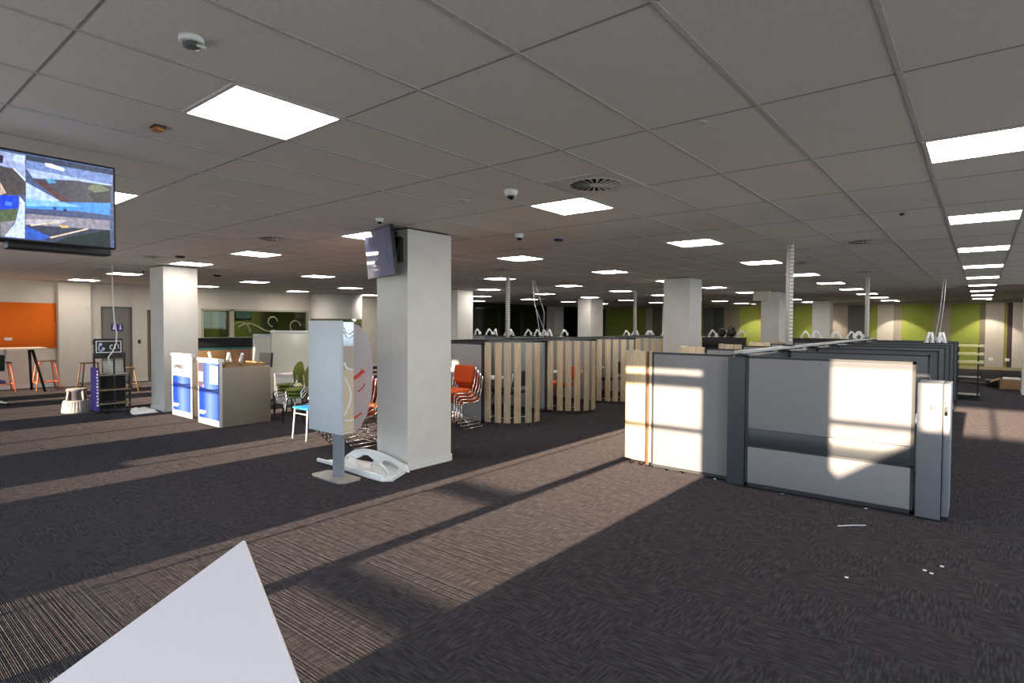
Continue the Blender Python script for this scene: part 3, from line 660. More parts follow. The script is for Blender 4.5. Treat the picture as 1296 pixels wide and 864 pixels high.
# ================================================================== SLAT PODS (middle block)
PY = [7.25+1.83*k for k in range(6)]
OFF = [(0, .02, 1, .15), (.19, .07, 1, .25), (.34, .13, 1, .4), (.47, .24, .7, .8), (.58, .40, .4, 1), (.61, .60, .05, 1)]
pale_fab = mat('pale_grey_fabric', (158, 158, 160), .95, noise=.08, scale=240, bump=.1, spec=.1)
PN = ['nearest', 'second', 'third', 'fourth', 'fifth', 'farthest']
for k, y in enumerate(PY):
    x0 = -6.45
    slat_screen('curved pale timber slat screen of the %s booth' % PN[k], [(x0+dx, y+dy, a, c) for dx, dy, a, c in OFF], 1.40, .115, group='curved slat screens of the booths')
    panel('grey fabric divider on the window side of the %s slatted booth' % PN[k], -8.1, -6.53, y, 1.385, group='booth dividers', fm=pale_fab)
    if k < 5: pass
t = thing('booth_spine', 'dark top rail and spine wall joining the slatted booths', 'office partition', (-8.15, 12, 0))
b = MB(); b.box(-8.22, -8.1, PY[0]-.04, 17.2, .02, 1.37); part('body', b, dfabric_m, t)
b = MB(); b.rbox(-8.26, -8.06, PY[0]-.04, 17.2, 1.37, 1.40, .004); part('top_rail', b, black_m, t)
b = MB()
for k in range(6): b.rbox(-8.06, -6.5, PY[k]-.035, PY[k]+.035, 1.386, 1.402, .003)
part('cross_rails', b, black_m, t)
b = MB(); b.rbox(-6.53, -6.45, PY[0]+.02, PY[5]+.02, 1.402, 1.425, .003); part('edge_rail', b, mat('rail_dark', (70, 72, 74), .4), t)

# ---------------------------------------------------------------- chairs
def chair_parts(t, fm, arm=False, back=True):
    "upholstered chair on a bent chrome sled frame, facing -Y"
    b = MB(); b.rbox(-.225, .225, -.22, .21, .43, .485, .024, Matrix.Rotation(.05, 4, 'X')); part('seat', b, fm, t)
    T = Matrix.Translation((0, .235, .72)) @ Matrix.Rotation(-.16, 4, 'X')
    b = MB(); b.rbox(-.215, .215, -.025, .02, -.145, .145, .024, T, 3); part('backrest', b, fm, t)
    for s in (-1, 1):
        b = MB(); x = s*.245
        b.tube([(x*.97, .275, .84), (x*.98, .225, .56), (x, .17, .455), (x, .08, .425), (x, -.2, .438), (x, -.235, .40), (x*1.04, -.245, .2), (x*1.06, -.25, .04), (x*1.06, -.225, .014), (x*1.06, .22, .014), (x*1.06, .25, .03)], .011, 8); part('side_frame', b, steel_m, t)
    b = MB(); b.tube([(-.26, .25, .03), (-.2, .26, .02), (.2, .26, .02), (.26, .25, .03)], .010, 8); part('cross_bar', b, steel_m, t)
    for y, z in ((.08, .425), (-.16, .43)):
        b = MB(); b.tube([(-.245, y, z), (.245, y, z)], .009, 8); part('seat_rail', b, steel_m, t)
def leg_chair_parts(t, fm, sz=.46):
    "four-legged chair with a dished seat and a round back, facing -Y"
    b = MB(); b.lathe([(.02, .0), (.17, .004), (.205, .018), (.205, .034), (.16, .042), (.02, .036)], (0, 0, sz-.03), 28); part('seat', b, fm, t)
    T = Matrix.Translation((0, .215, sz+.26)) @ Matrix.Rotation(math.radians(80), 4, 'X')
    b = MB(); b.lathe([(.02, -.016), (.15, -.014), (.175, 0), (.15, .014), (.02, .016)], (0, 0, 0), 28, T); part('backrest', b, fm, t)
    for s in (-1, 1):
        b = MB(); b.tube([(s*.15, -.13, sz-.03), (s*.19, -.19, 0)], .011, 8); part('leg', b, steel_m, t)
        b = MB(); b.tube([(s*.10, .245, sz+.24), (s*.13, .20, sz+.05), (s*.15, .14, sz-.03), (s*.19, .2, 0)], .011, 8); part('leg', b, steel_m, t)
    b = MB(); b.tube([(-.165, -.15, sz-.12), (.165, -.15, sz-.12)], .008, 8); b.tube([(-.165, .16, sz-.14), (.165, .16, sz-.14)], .008, 8); part('stretcher', b, steel_m, t)
def stack(first, x, y, rz, n, d, z, lab, grp, protos):
    key = first
    for k in range(n):
        off = Matrix.Rotation(rz, 3, 'Z') @ Vector((0, -d*k, z*k))
        nm = 'lowest' if k == 0 else ('topmost' if k == n-1 else ORD[k])+(' from the bottom' if 0 < k < n-1 else '')
        l = lab % nm
        loc = (x+off.x, y+off.y, off.z)
        if key not in protos:
            fn, fm, nmn = {'orange': (chair_parts, orange_m, 'stacking_chair'), 'green': (leg_chair_parts, green_m, 'round_back_chair')}[key]
            t = thing(nmn, l, 'chair', loc, rz, grp, local=True); fn(t, fm); protos[key] = t
        else: dup(protos[key], loc, rz, l, grp)
PR = {}
stack('orange', -6.68, 6.86, 0, 4, .055, .055, 'orange stacking chair in the stack beside the first slat screen, %s', 'orange chairs stacked by the slats', PR)
stack('orange', -7.55, 6.75, .1, 4, .055, .055, 'orange stacking chair in the second stack from the slats, %s', 'orange chairs stacked behind the column', PR)
stack('orange', -6.78, 4.86, .0, 5, .055, .055, 'orange stacking chair in the stack just left of the white column, %s', 'orange chairs stacked by the column', PR)
stack('orange', -7.15, 5.75, .0, 5, .055, .055, 'orange stacking chair in the stack behind the sign stand, %s', 'orange chairs stacked behind the sign', PR)
stack('green', -10.05, 5.72, -1.1, 3, .01, .055, 'olive round-backed chair in the stack by the whiteboard, %s', 'olive chairs by the whiteboard', PR)
stack('green', -9.15, 5.38, -1.0, 3, .01, .055, 'olive round-backed chair in the stack behind the blue chair, %s', 'olive chairs behind the blue chair', PR)
t = thing('round_back_chair', 'olive round-backed chair behind the sign stand and orange chairs', 'chair', (-7.7, 6.0, 0), -.8, local=True); leg_chair_parts(t, green_m, .62)
t = thing('plastic_chair', 'bright blue plastic chair with thin pale legs beside the sign stand', 'chair', (-7.72, 4.75, 0), 0, local=True)
b = MB(); b.rbox(-.2, .2, -.2, .2, .445, .475, .014); part('seat', b, blue_m, t)
b = MB(); b.rbox(-.19, .19, -.012, .012, -.13, .13, .011, Matrix.Translation((0, .21, .72)) @ Matrix.Rotation(-.12, 4, 'X')); part('backrest', b, blue_m, t)
for sx in (-1, 1):
    for sy in (-1, 1):
        b = MB(); b.tube([(sx*.17, sy*.17, .45), (sx*.185, sy*.2, 0)], .012, 8); part('leg', b, white_m, t)
b = MB(); b.tube([(-.17, -.18, .38), (.17, -.18, .38)], .009, 8); b.tube([(-.17, .19, .46), (-.16, .225, .7)], .01, 8); b.tube([(.17, .19, .46), (.16, .225, .7)], .01, 8); part('rails', b, white_m, t)
t = thing('yellow_lid', 'small pale yellow lid lying on the olive chair by the sign', 'lid', (-8.98, 5.28, .62)); b = MB(); b.lathe([(.07, 0), (.075, .02), (.05, .045), (.01, .05)], (-8.98, 5.28, .64), 20); part('lid_shell', b, yellow_m, t); b = MB(); b.lathe([(.03, .045), (.03, .06)], (-8.98, 5.28, .64), 12); part('knob', b, yellow_m, t)

# booth furniture seen through the slats
def booth(k, fm, cname, tname):
    y = PY[k]; g = 'chairs inside the %s booth' % PN[k]
    for q, (x, yy, rz) in enumerate(((-7.45, y+.62, math.pi/2), (-6.75, y+.98, -math.pi/2), (-7.4, y+1.2, math.pi/2))):
        t = thing('booth_chair', '%s inside the %s slatted booth, %s' % (cname, PN[k], ('by its divider', 'behind the slats', 'at the back')[q]), 'chair', (x, yy, 0), rz, g, local=True); chair_parts(t, fm)
    t = thing('booth_table', 'small white-topped table %s' % tname, 'table', (-7.1, y+.85, 0))
    b = MB(); b.lathe([(.30, .70), (.31, .71), (.31, .725), (.30, .735)], (-7.1, y+.8, 0), 28); part('tabletop', b, white_m, t)
    b = MB(); b.tube([(-7.1, y+.8, .02), (-7.1, y+.8, .70)], .025, 10); part('column', b, steel_m, t)
    b = MB(); b.lathe([(.22, 0), (.22, .012), (.03, .03)], (-7.1, y+.8, 0), 24); part('base', b, steel_m, t)
booth(0, purple_m, 'aubergine upholstered chair', 'inside the nearest slatted booth')
booth(1, orange_m, 'orange upholstered chair', 'between orange chairs in the second booth')
booth(2, black_m, 'black upholstered chair', 'between black chairs in the third booth')
for k, l in enumerate(('white cylinder lamp fixed to the grey divider by the orange stack', 'white cylinder lamp inside the second slatted booth', 'white cylinder lamp inside the third slatted booth')):
    x, y, z = ((-7.32, 7.18, 1.08), (-6.95, PY[1]+.3, .82), (-6.95, PY[2]+.3, .82))[k]
    t = thing('booth_lamp', l, 'lamp', (x, y, z)); b = MB(); b.lathe([(.04, -.13), (.065, -.12), (.07, 0), (.065, .12), (.03, .13)], (x, y, z), 20); part('lamp_shade', b, white_m, t)
    b = MB()
    if k == 0: b.box(x-.015, x+.015, y, y+.05, z-.02, z+.02)
    else: b.lathe([(.05, -.085-z+.82+.0, ), (.05, -.07)], (x, y, z), 16); b.tube([(x, y, z-.12), (x, y, .03)], .012, 8); b.lathe([(.1, -z), (.1, -z+.015)], (x, y, z), 16)
    part('holder', b, alu_m, t)

# ================================================================== DESK SCREENS AND MONITOR ARMS FARTHER BACK
def desk_screen(label, x0, x1, y, z0, z1, mm, group=None):
    t = thing('desk_screen', label, 'desk screen', ((x0+x1)/2, y, 0), 0, group)
    b = MB(); b.rbox(x0, x1, y-.03, y+.03, z0, z1, .006); part('screen_panel', b, mm, t)
    b = MB(); b.box(x0-.01, x1+.01, y-.034, y+.034, z1-.01, z1+.012); part('top_trim', b, black_m, t)
    b = MB(); b.rbox(x0, x1, y+.04, y+.8, .70, .73, .004); part('desktop', b, white_m, t)
    for x in (x0+.08, x1-.08):
        b = MB(); b.box(x-.03, x+.03, y-.02, y+.75, 0, .03).box(x-.03, x+.03, y-.03, y+.03, .0, z0+.02).box(x-.025, x+.025, y+.55, y+.6, .02, .71); part('leg', b, alu_m, t)
PRA = []
def arm(x, y, z, rz, label, grp, s=1.0, flip=0):
    if not PRA:
        t = thing('monitor_arm', label, 'monitor arm', (x, y, z), rz, grp, local=True)
        b = MB(); b.rbox(-.04, .04, -.03, .03, 0, .02, .004); b.tube([(0, 0, .01), (0, 0, .06)], .018, 8); part('clamp', b, white_m, t)
        b = MB(); b.tube([(0, 0, .05), (.05, 0, .12), (.10, 0, .20)], .026, 8); part('lower_arm', b, white_m, t)
        b = MB(); b.tube([(.10, 0, .20), (.15, .02, .14), (.19, .03, .08)], .022, 8); part('upper_arm', b, white_m, t)
        b = MB(); b.rbox(.175, .205, -.03, .08, .02, .11, .008); part('mount_plate', b, white_m, t)
        PRA.append(t)
    else: dup(PRA[0], (x, y, z), rz, label, grp)
desk_screen('grey desk screen behind the booths, left section', -14.4, -12.55, 14.0, .9, 1.36, fabric_m, 'desk screens behind the booths')
desk_screen('grey desk screen behind the booths, middle section', -12.5, -11.35, 14.02, .9, 1.35, dfabric_m, 'desk screens behind the booths')
desk_screen('grey desk screen behind the booths, right section', -11.3, -9.3, 14.0, .9, 1.36, fabric_m, 'desk screens behind the booths')
for i, x in enumerate((-13.05, -12.55, -12.1, -11.75, -11.4, -10.95, -10.6, -10.3, -9.95, -9.6)):
    arm(x, 14.0+random.uniform(.06, .10), 1.373, (0, .4, 2.7, .1, 3.3, .3, 0, -.5, 2.9, .2)[i], 'white monitor arm on the grey desk screens behind the booths, %s from their left end' % ORD[i], 'monitor arms behind the booths')
desk_screen('dark desk screen at the far end of the booths', -9.6, -7.6, 17.25, .9, 1.33, dfabric_m)
for i, x in enumerate((-9.3, -9.0, -8.75, -8.5, -8.2, -7.95, -7.75)):
    arm(x, 17.33, 1.343, (0, 1.0, 2.7, .3, 3.2, .2, .1)[i], 'white monitor arm at the far end of the booths, %s from the left' % ORD[i], 'monitor arms at the end of the booths')
desk_screen('black desk screen right of the middle white column', -6.1, -4.9, 16.0, 1.0, 1.38, black_m)
for i, x in enumerate((-5.95, -5.72, -5.32, -5.15)):
    arm(x, 16.08, 1.393, (0, .5, 3.0, .2)[i], 'white monitor arm on the black desk screen, %s from the left' % ORD[i], 'monitor arms on the black screen')
for k, (x, l) in enumerate(((-5.55, 'left of two round black desk fans on the black desk screen'), (-5.28, 'right of two round black desk fans on the black desk screen'))):
    t = thing('desk_fan', l, 'fan', (x, 15.98, 1.393)); b = MB(); T = Matrix.Translation((x, 15.98, 1.393+.13)) @ Matrix.Rotation(math.pi/2, 4, 'X')
    b.lathe([(.02, -.04), (.1, -.03), (.12, 0), (.1, .03), (.02, .04)], (0, 0, 0), 20, T); part('cage', b, black_m, t)
    b = MB(); b.tube([(x, 15.98, 1.393), (x, 15.98, 1.43)], .02, 8); part('stem', b, black_m, t)
    b = MB(); b.lathe([(.07, 0), (.07, .012)], (x, 15.98, 1.393), 16); part('base', b, black_m, t)
t = thing('desk_lamp', 'thin black desk lamp arching over the two round fans', 'lamp', (-5.4, 15.99, 1.393)); b = MB(); b.tube([(-5.42, 16.0, 1.393), (-5.4, 16.0, 1.6), (-5.33, 16.0, 1.72), (-5.26, 16.0, 1.66)], .012, 8); part('arm', b, black_m, t); b = MB(); b.lathe([(.02, .04), (.045, -.02)], (-5.25, 16.0, 1.64), 12); part('lamp_shade', b, black_m, t)
desk_screen('dark desk screen beyond the far workstation screens', -4.3, -2.3, 18.0, .9, 1.36, black_m)
for i, x in enumerate((-4.0, -3.75, -3.5, -3.25, -3.0, -2.85, -2.65, -2.5)):
    arm(x, 18.06, 1.373, (0, .3, 2.9, .2, 3.1, .1, .4, 2.8)[i], 'white monitor arm beyond the far workstation screens, %s from the left' % ORD[i], 'monitor arms beyond the workstations')
for i, x in enumerate((-.86, -.76, -.66, -.56)):
    arm(x, 14.4, 1.386, (1.2, 1.8, 1.4, 2.0)[i], 'white monitor arm on a cross screen near the aisle, %s from the left' % ORD[i], 'monitor arms near the aisle')
# loose cables from the ceiling
def cable(label, paths, r=.006, mm=None):
    t = thing('hanging_cable', label, 'cable', paths[0][0])
    for p in paths:
        b = MB(); b.tube(p, r, 6); part('strand', b, mm or white_m, t)
cable('bundle of white cables hanging from the ceiling behind the first booth', [[(-8.5, 11.2, CE), (-8.45, 11.2, 2.4), (-8.3, 11.15, 1.9), (-8.17, 11.1, 1.40)], [(-8.5, 11.25, CE), (-8.5, 11.3, 2.2), (-8.15, 11.35, 1.40)], [(-8.45, 11.2, CE), (-8.2, 11.3, 2.0), (-8.2, 11.25, 1.40)]])
cable('pair of pale cables hanging by the right end of the far cross screens', [[(-.64, 16.3, CE), (-.67, 16.25, 2.2), (-.74, 16.2, 1.385)], [(-.68, 16.3, CE), (-.73, 16.25, 2.1), (-.82, 16.2, 1.385)]], .009)
# far end of the right aisle
t = thing('board_trolley', 'low trolley with stacked pale yellow boards past the end of the workstations', 'trolley', (-.3, 17.4, 0))
for z in (1.24, 1.05, .86):
    b = MB(); b.rbox(-.46, .06, 17.1, 17.7, z, z+.05, .006); part('board', b, yellow_m, t)
b = MB()
for x in (-.42, -.04):
    for y in (17.14, 17.66): b.box(x-.015, x+.015, y-.015, y+.015, .06, 1.3)
b.box(-.44, 0, 17.12, 17.68, .5, .53).box(-.44, 0, 17.12, 17.68, .06, .12); part('frame', b, black_m, t)
for x in (-.42, -.04):
    for y in (17.14, 17.66):
        b = MB(); T = Matrix.Translation((x, y, .035)) @ Matrix.Rotation(math.pi/2, 4, 'Y'); b.lathe([(.035, -.012), (.035, .012)], (0, 0, 0), 12, T); part('castor', b, black_m, t)
t = thing('cardboard_box', 'open brown cardboard box on the carpet by the right-hand column', 'box', (.68, 21.0, 0))
b = MB(); b.box(.42, .92, 20.8, 20.81, 0, .28).box(.42, .92, 21.19, 21.2, 0, .28).box(.42, .43, 20.8, 21.2, 0, .28).box(.91, .92, 20.8, 21.2, 0, .28).box(.42, .92, 20.8, 21.2, 0, .01); part('carton', b, kraft_m, t)
for k in range(2):
    b = MB(); T = Matrix.Translation(((.42, .92)[k], 21.0, .28)) @ Matrix.Rotation((-.5, .5)[k], 4, 'Y'); b.box((-.22, 0)[k], (0, .22)[k], -.2, .2, 0, .006, T); part('flap', b, kraft_m, t)
t = thing('paper_bundle', 'white papers poking out of the cardboard box', 'paper', (.7, 21, .25)); b = MB(); b.rbox(.5, .85, 20.9, 21.1, .02, .32, .01, Matrix.Translation((.7, 21, 0)) @ Matrix.Rotation(.2, 4, 'Z') @ Matrix.Translation((-.7, -21, 0))); part('sheets', b, white_m, t); b = MB(); b.box(.52, .83, 20.92, 21.08, .321, .326); part('cover_sheet', b, card_m, t)
t = thing('folded_stand', 'black folded equipment stand lying on the carpet by the box', 'stand', (0, 22.2, 0)); b = MB(); b.tube([(-.5, 22.4, .03), (.42, 21.9, .03)], .03, 8); part('pole', b, black_m, t); b = MB(); b.rbox(.12, .40, 21.4, 21.7, 0, .2, .02); part('case', b, black_m, t)
for k, (x, l) in enumerate(((.32, 'white wall socket low on the pale grey stripe of the far wall'), (.82, 'white wall socket low at the right end of the far wall'))):
    t = thing('wall_socket', l, 'socket', (x, YB-.01, .42)); b = MB(); b.rbox(x-.07, x+.07, YB-.02, YB+.002, .36, .48, .005); part('plate', b, white_m, t); b = MB(); b.rbox(x-.025, x+.025, YB-.03, YB-.019, .40, .45, .004); part('switch', b, white_m, t)

# ================================================================== LEFT SIDE: RECEPTION CABINETS, SIGN STAND, WHITEBOARD, TABLE
def text(body, parent, loc, size, rot, m, name='lettering', align='LEFT'):
    cu = bpy.data.curves.new(name+'_font', 'FONT'); cu.body = body; cu.size = size; cu.align_x = align; cu.extrude = .0006; cu.offset = .006
    f = bpy.data.objects.new(name+'_font', cu); COL.objects.link(f); bpy.context.view_layer.update()
    me = bpy.data.meshes.new_from_object(f.evaluated_get(bpy.context.evaluated_depsgraph_get())); bpy.data.objects.remove(f)
    o = bpy.data.objects.new(name, me); COL.objects.link(o); me.materials.clear(); me.materials.append(m); o.parent = parent
    off = Vector(parent['_o']) if '_o' in parent else Vector((0, 0, 0))
    o.location = Vector(loc)-off; o.rotation_euler = rot; return o
def blue_grad():
    M = bpy.data.materials.new('blue_panel_print'); M.use_nodes = True; nt = M.node_tree; bs = nt.nodes['Principled BSDF']; bs.inputs['Roughness'].default_value = .35
    tc = nt.nodes.new('ShaderNodeTexCoord'); sx = nt.nodes.new('ShaderNodeSeparateXYZ'); rp = nt.nodes.new('ShaderNodeValToRGB')
    nt.links.new(tc.outputs['Generated'], sx.inputs[0]); nt.links.new(sx.outputs[0], rp.inputs[0]); nt.links.new(rp.outputs[0], bs.inputs['Base Color'])
    el = rp.color_ramp.elements; el[0].color = lin((14, 52, 168)); el[1].color = lin((30, 60, 150)); el[0].position = 0; el[1].position = 1
    for p, c in ((.22, (16, 56, 176)), (.55, (84, 112, 190)), (.72, (66, 96, 184))):
        e = el.new(p); e.color = lin(c)
    return M
bluep_m = blue_grad()
def cabinet(label, x0, x1, y, ztop, split, body_h, depth):
    t = thing('promo_cabinet', label, 'cabinet', ((x0+x1)/2, y, 0))
    b = MB(); b.rbox(x0+.01, x1-.01, y+.035, y+depth, .0, body_h, .006); part('body', b, cabg_m, t)
    b = MB(); b.rbox(x0, x1, y, y+.034, .0, ztop, .004); part('front_panel', b, mat('cabinet_white', (206, 206, 208), .4, noise=.01), t)
    b = MB(); b.box(x0-.005, x1+.005, y-.012, y+.06, ztop-.04, ztop+.012); part('top_trim', b, white_m, t)
    b = MB(); b.box(x0+.045, x1-.045, y-.002, y-.0004, .10, split); part('blue_print', b, bluep_m, t)
    b = MB(); N = 14
    for i in range(N):
        xa, xb = x0+.045+(x1-x0-.09)*i/N, x0+.045+(x1-x0-.09)*(i+1)/N
        za, zb = [.60-.05*math.sin(q*math.pi*.8+.3) for q in (i/N, (i+1)/N)]
        for dz, hh in ((0, .03),): b.quad((xa, y-.003, za+.02), (xb, y-.003, zb+.02), (xb, y-.003, zb+.02+hh), (xa, y-.003, za+.02+hh))
    part('bar_shadow_band', b, bar_shadow_m, t)  # dark band painted where a window bar's shadow crosses the front
    b = MB()
    for k in range(5): b.box(x0+.07+.05*k, x0+.11+.05*k, y-.0035, y-.002, .19+.004*(k % 3), .225)
    b.box(x0+.07, x0+.24, y-.0035, y-.002, .165, .178); part('logo_print', b, wprint_m, t)
    b = MB(); b.box(x0+.02, x1-.02, y+.02, y+depth-.02, 0, .004); part('plinth', b, white_m, t)
    return t
cA = cabinet('white and blue printed cabinet standing against the left white column', -11.73, -10.86, 4.32, 1.14, .74, 1.05, .5)
text('logistics', cA, (-11.62, 4.3165, .88), .13, (math.pi/2, 0, 0), greyprint_m)
cB = cabinet('blue printed cabinet with taupe side and a small white notice, nearest to the chairs', -10.43, -9.58, 4.25, 1.105, 1.04, .97, .86)
b = MB(); b.box(-9.95, -9.66, 4.246, 4.2475, .70, 1.0); part('notice', b, card_m, cB, 'white paper notice')
b = MB()
for k in range(5): b.box(-9.92, -9.72-.02*(k % 3), 4.2452, 4.246, .72+.025*k, .73+.025*k)
part('notice_lines', b, greyprint_m, cB)
b = MB(); b.box(-10.41, -10.17, 4.246, 4.2475, .62, 1.03); part('dark_patch', b, mat('dark_violet_print', (74, 66, 92), .5), cB)
b = MB(); b.box(-10.38, -10.22, 4.2445, 4.246, .72, .88); part('white_label', b, wprint_m, cB)
b = MB()
for k in range(3): b.box(-10.36+.04*k, -10.34+.045*k, 4.243, 4.2445, .74+.02*k, .80+.02*k)
part('label_marks', b, greyprint_m, cB)
b = MB(); b.lathe([(.02, -.001), (.02, .001)], (0, 0, 0), 16, Matrix.Translation((-10.21, 4.245, .64)) @ Matrix.Rotation(math.pi/2, 4, 'X')); part('white_dot', b, wprint_m, cB)
# trays and clips lying on it
t = thing('document_tray', 'brown cardboard tray on top of the blue cabinet', 'tray', (-9.95, 4.7, .97))
b = MB(); b.box(-10.35, -9.65, 4.35, 5.05, .972, .985); part('tray_base', b, kraft_m, t)
b = MB(); b.box(-10.35, -9.65, 4.35, 4.362, .985, 1.03).box(-10.35, -9.65, 5.038, 5.05, .985, 1.03).box(-10.35, -10.338, 4.35, 5.05, .985, 1.03).box(-9.662, -9.65, 4.35, 5.05, .985, 1.03); part('tray_sides', b, kraft_m, t)
for k, (x, y, sg, l) in enumerate(((-10.42, 4.45, 1, 'leftmost white monitor arm lying on the blue cabinet'), (-10.0, 4.5, -1, 'white monitor arm in the middle of the blue cabinet top leaning right'), (-9.94, 4.56, 1, 'white monitor arm in the middle of the blue cabinet top leaning left'), (-9.78, 4.62, -1, 'rightmost white monitor arm on the blue cabinet'))):
    x += .08
    t = thing('loose_arm', l, 'monitor arm', (x, y, .986)); b = MB(); b.rbox(-.026, .026, -.02, .02, .06, .24, .01, Matrix.Translation((x, y, .99)) @ Matrix.Rotation(-.5*sg, 4, 'Y')); part('arm', b, white_m, t)
    b = MB(); b.tube([(x, y, .986), (x-sg*.035, y, 1.06)], .018, 8); b.rbox(x-.05, x+.05, y-.04, y+.04, .985, 1.0, .004); part('clamp', b, mat('grey_clamp', (110, 104, 98), .5), t)
# pinboard screen behind
t = thing('pinboard_screen', 'freestanding brown screen with black and teal top bands behind the cabinets', 'screen', (-14, 6.35, 0))
Tb = Matrix.Translation((-14.0, 6.35, 0)) @ Matrix.Rotation(0, 4, 'Z')
b = MB(); b.rbox(-14.02, -13.98, 5.70, 6.97, .35, 1.08, .004); part('brown_board', b, brownwood_m, t)
b = MB(); b.rbox(-14.025, -13.975, 5.69, 6.98, 1.08, 1.13, .004); part('teal_band', b, teal_m, t)
b = MB(); b.rbox(-14.03, -13.97, 5.68, 6.99, 1.13, 1.365, .004); part('black_band', b, mat('black_felt', (26, 30, 34), .9), t)
b = MB(); b.box(-13.978, -13.972, 6.62, 6.95, .6, 1.06); part('rose_panel', b, mat('rose_board', (150, 104, 92), .8), t)
for y in (5.8, 6.87):
    b = MB(); b.box(-14.02, -13.98, y-.02, y+.02, 0, .36).box(-14.25, -13.75, y-.02, y+.02, 0, .03); part('foot', b, alu_m, t)
# leaning whiteboard and easel
t = thing('whiteboard', 'large white board tilted back behind the olive chairs', 'whiteboard', (-12.2, 6.95, 0))
A0, A1 = Vector((-12.52, 6.62, 0)), Vector((-11.72, 7.23, 0))
ex = (A1-A0).normalized(); bk = Vector((-ex.y, ex.x, 0))
Tw = Matrix((( ex.x, bk.x, 0, A0.x), (ex.y, bk.y, 0, A0.y), (0, 0, 1, 0), (0, 0, 0, 1))) @ Matrix.Rotation(-.12, 4, 'X')
W = (A1-A0).length
b = MB(); b.rbox(0, W, 0, .025, .12, 1.53, .004, Tw); part('board', b, board_m, t)
b = MB(); b.rbox(-.03, W+.03, -.02, .04, 1.50, 1.56, .006, Tw); part('top_rail', b, white_m, t)
for x in (-.02, W-.01): b = MB(); b.box(x, x+.03, -.01, .03, .12, 1.5, Tw); part('side_rail', b, alu_m, t)
for x in (.05, W-.1): b = MB(); b.box(x, x+.04, -.01, .03, 0, .13, Tw); part('leg', b, alu_m, t)
b = MB(); b.box(.1, W-.1, -.06, 0, .14, .16, Tw); part('pen_tray', b, alu_m, t)
t = thing('white_carton', 'small white carton lying behind the olive chairs below the whiteboard', 'carton', (-11.6, 6.4, 0)); b = MB(); b.rbox(-11.75, -11.3, 6.35, 6.75, .0, .62, .01, Matrix.Identity(4)); part('carton_body', b, white_m, t); b = MB(); b.box(-11.755, -11.295, 6.345, 6.755, .56, .635); part('lid', b, card_m, t)
t = thing('flipchart_easel', 'grey flipchart easel with clamp and hanging grey box beside the whiteboard', 'easel', (-12.95, 6.55, 0))
A0 = Vector((-13.08, 6.47, 0)); ex = Vector((.85, .5, 0)).normalized(); bk = Vector((-ex.y, ex.x, 0))
Te = Matrix(((ex.x, bk.x, 0, A0.x), (ex.y, bk.y, 0, A0.y), (0, 0, 1, 0), (0, 0, 0, 1))) @ Matrix.Rotation(-.1, 4, 'X')
Wd = .60
b = MB(); b.rbox(.02, Wd-.14, 0, .02, .55, 1.47, .004, Te); part('board', b, mat('grey_white_board', (198, 194, 184), .35), t)
b = MB(); b.box(0, Wd-.1, -.012, .025, 1.42, 1.47, Te); part('clamp_bar', b, alu_m, t)
b = MB(); b.box(Wd-.14, Wd-.04, -.01, .03, .95, 1.47, Te); part('dark_back', b, mat('dark_grey_panel', (84, 82, 78), .5), t)
b = MB(); b.rbox(.28, Wd-.02, -.16, -.02, .72, 1.03, .01, Te); part('grey_box', b, mat('warm_grey_box', (140, 134, 126), .5), t)
b = MB(); b.box(Wd-.03, Wd-.0, -.16, -.02, .70, 1.03, Te); part('box_edge', b, black_m, t)
for x in (.1, .38): b = MB(); b.box(x, x+.09, .0, .025, 0, .56, Te); part('leg', b, white_m, t)
b = MB(); b.tube([Te @ Vector((.3, .03, 1.2)), Te @ Vector((.3, .5, .0))], .014, 8); part('rear_leg', b, alu_m, t)
b = MB(); b.box(.5, .56, -.02, .02, .0, .6, Te); part('dark_leg', b, mat('dark_grey_panel2', (84, 88, 90), .5), t)

# display stand with black sign
t = thing('display_rack', 'black wire display rack with framed black header sign', 'display stand', (-13.0, 3.72, 0))
Y0_, Y1_ = 3.47, 3.97
b = MB(); b.box(-13.06, -13.02, 3.45, 3.92, 1.02, 1.40); part('header_board', b, black_m, t)
b = MB()
for q in ((3.475, 3.895, 1.345, 1.36), (3.475, 3.895, 1.13, 1.145), (3.475, 3.49, 1.13, 1.36), (3.88, 3.895, 1.13, 1.36)): b.box(-13.0195, -13.016, *q)
part('header_border', b, wprint_m, t)
b = MB()
b.tube([(-13.016, 3.575+.055*math.cos(a*.3+.6), 1.24+.07*math.sin(a*.3+3.4)) for a in range(0, 14)], .012, 6)
b.lathe([(.03, -.001), (.03, .001)], (0, 0, 0), 14, Matrix.Translation((-13.017, 3.55, 1.29)) @ Matrix.Rotation(math.pi/2, 4, 'Y')); b.lathe([(.026, -.001), (.026, .001)], (0, 0, 0), 14, Matrix.Translation((-13.017, 3.595, 1.21)) @ Matrix.Rotation(math.pi/2, 4, 'Y'))
part('heart_mark', b, mat('pale_blue_print', (190, 204, 236), .5), t)
b = MB(); b.tube([(-13.016, 3.735+.03*math.cos(a*.35+1.2), 1.235+.04*math.sin(a*.35+1.2)) for a in range(0, 11)], .011, 6); b.box(-13.018, -13.016, 3.775, 3.80, 1.2, 1.29); b.tube([(-13.016, 3.85, 1.2), (-13.016, 3.84, 1.28), (-13.016, 3.82, 1.29)], .008, 6); part('header_marks', b, wprint_m, t)
b = MB()
for y in (3.46, 3.96): b.box(-13.10, -13.06, y-.015, y+.015, 0, 1.12).box(-12.82, -12.79, y-.015, y+.015, .02, .74)
part('uprights', b, black_m, t)
for z in (.70, .42, .16):
    b = MB(); b.box(-13.1, -12.78, 3.46, 3.97, z, z+.02); part('shelf', b, mat('rack_shelf', (120, 112, 92), .5), t)
b = MB(); b.box(-13.1, -13.08, 3.46, 3.97, .05, .70); part('back_panel', b, mat('rack_back', (28, 32, 22), .7), t)
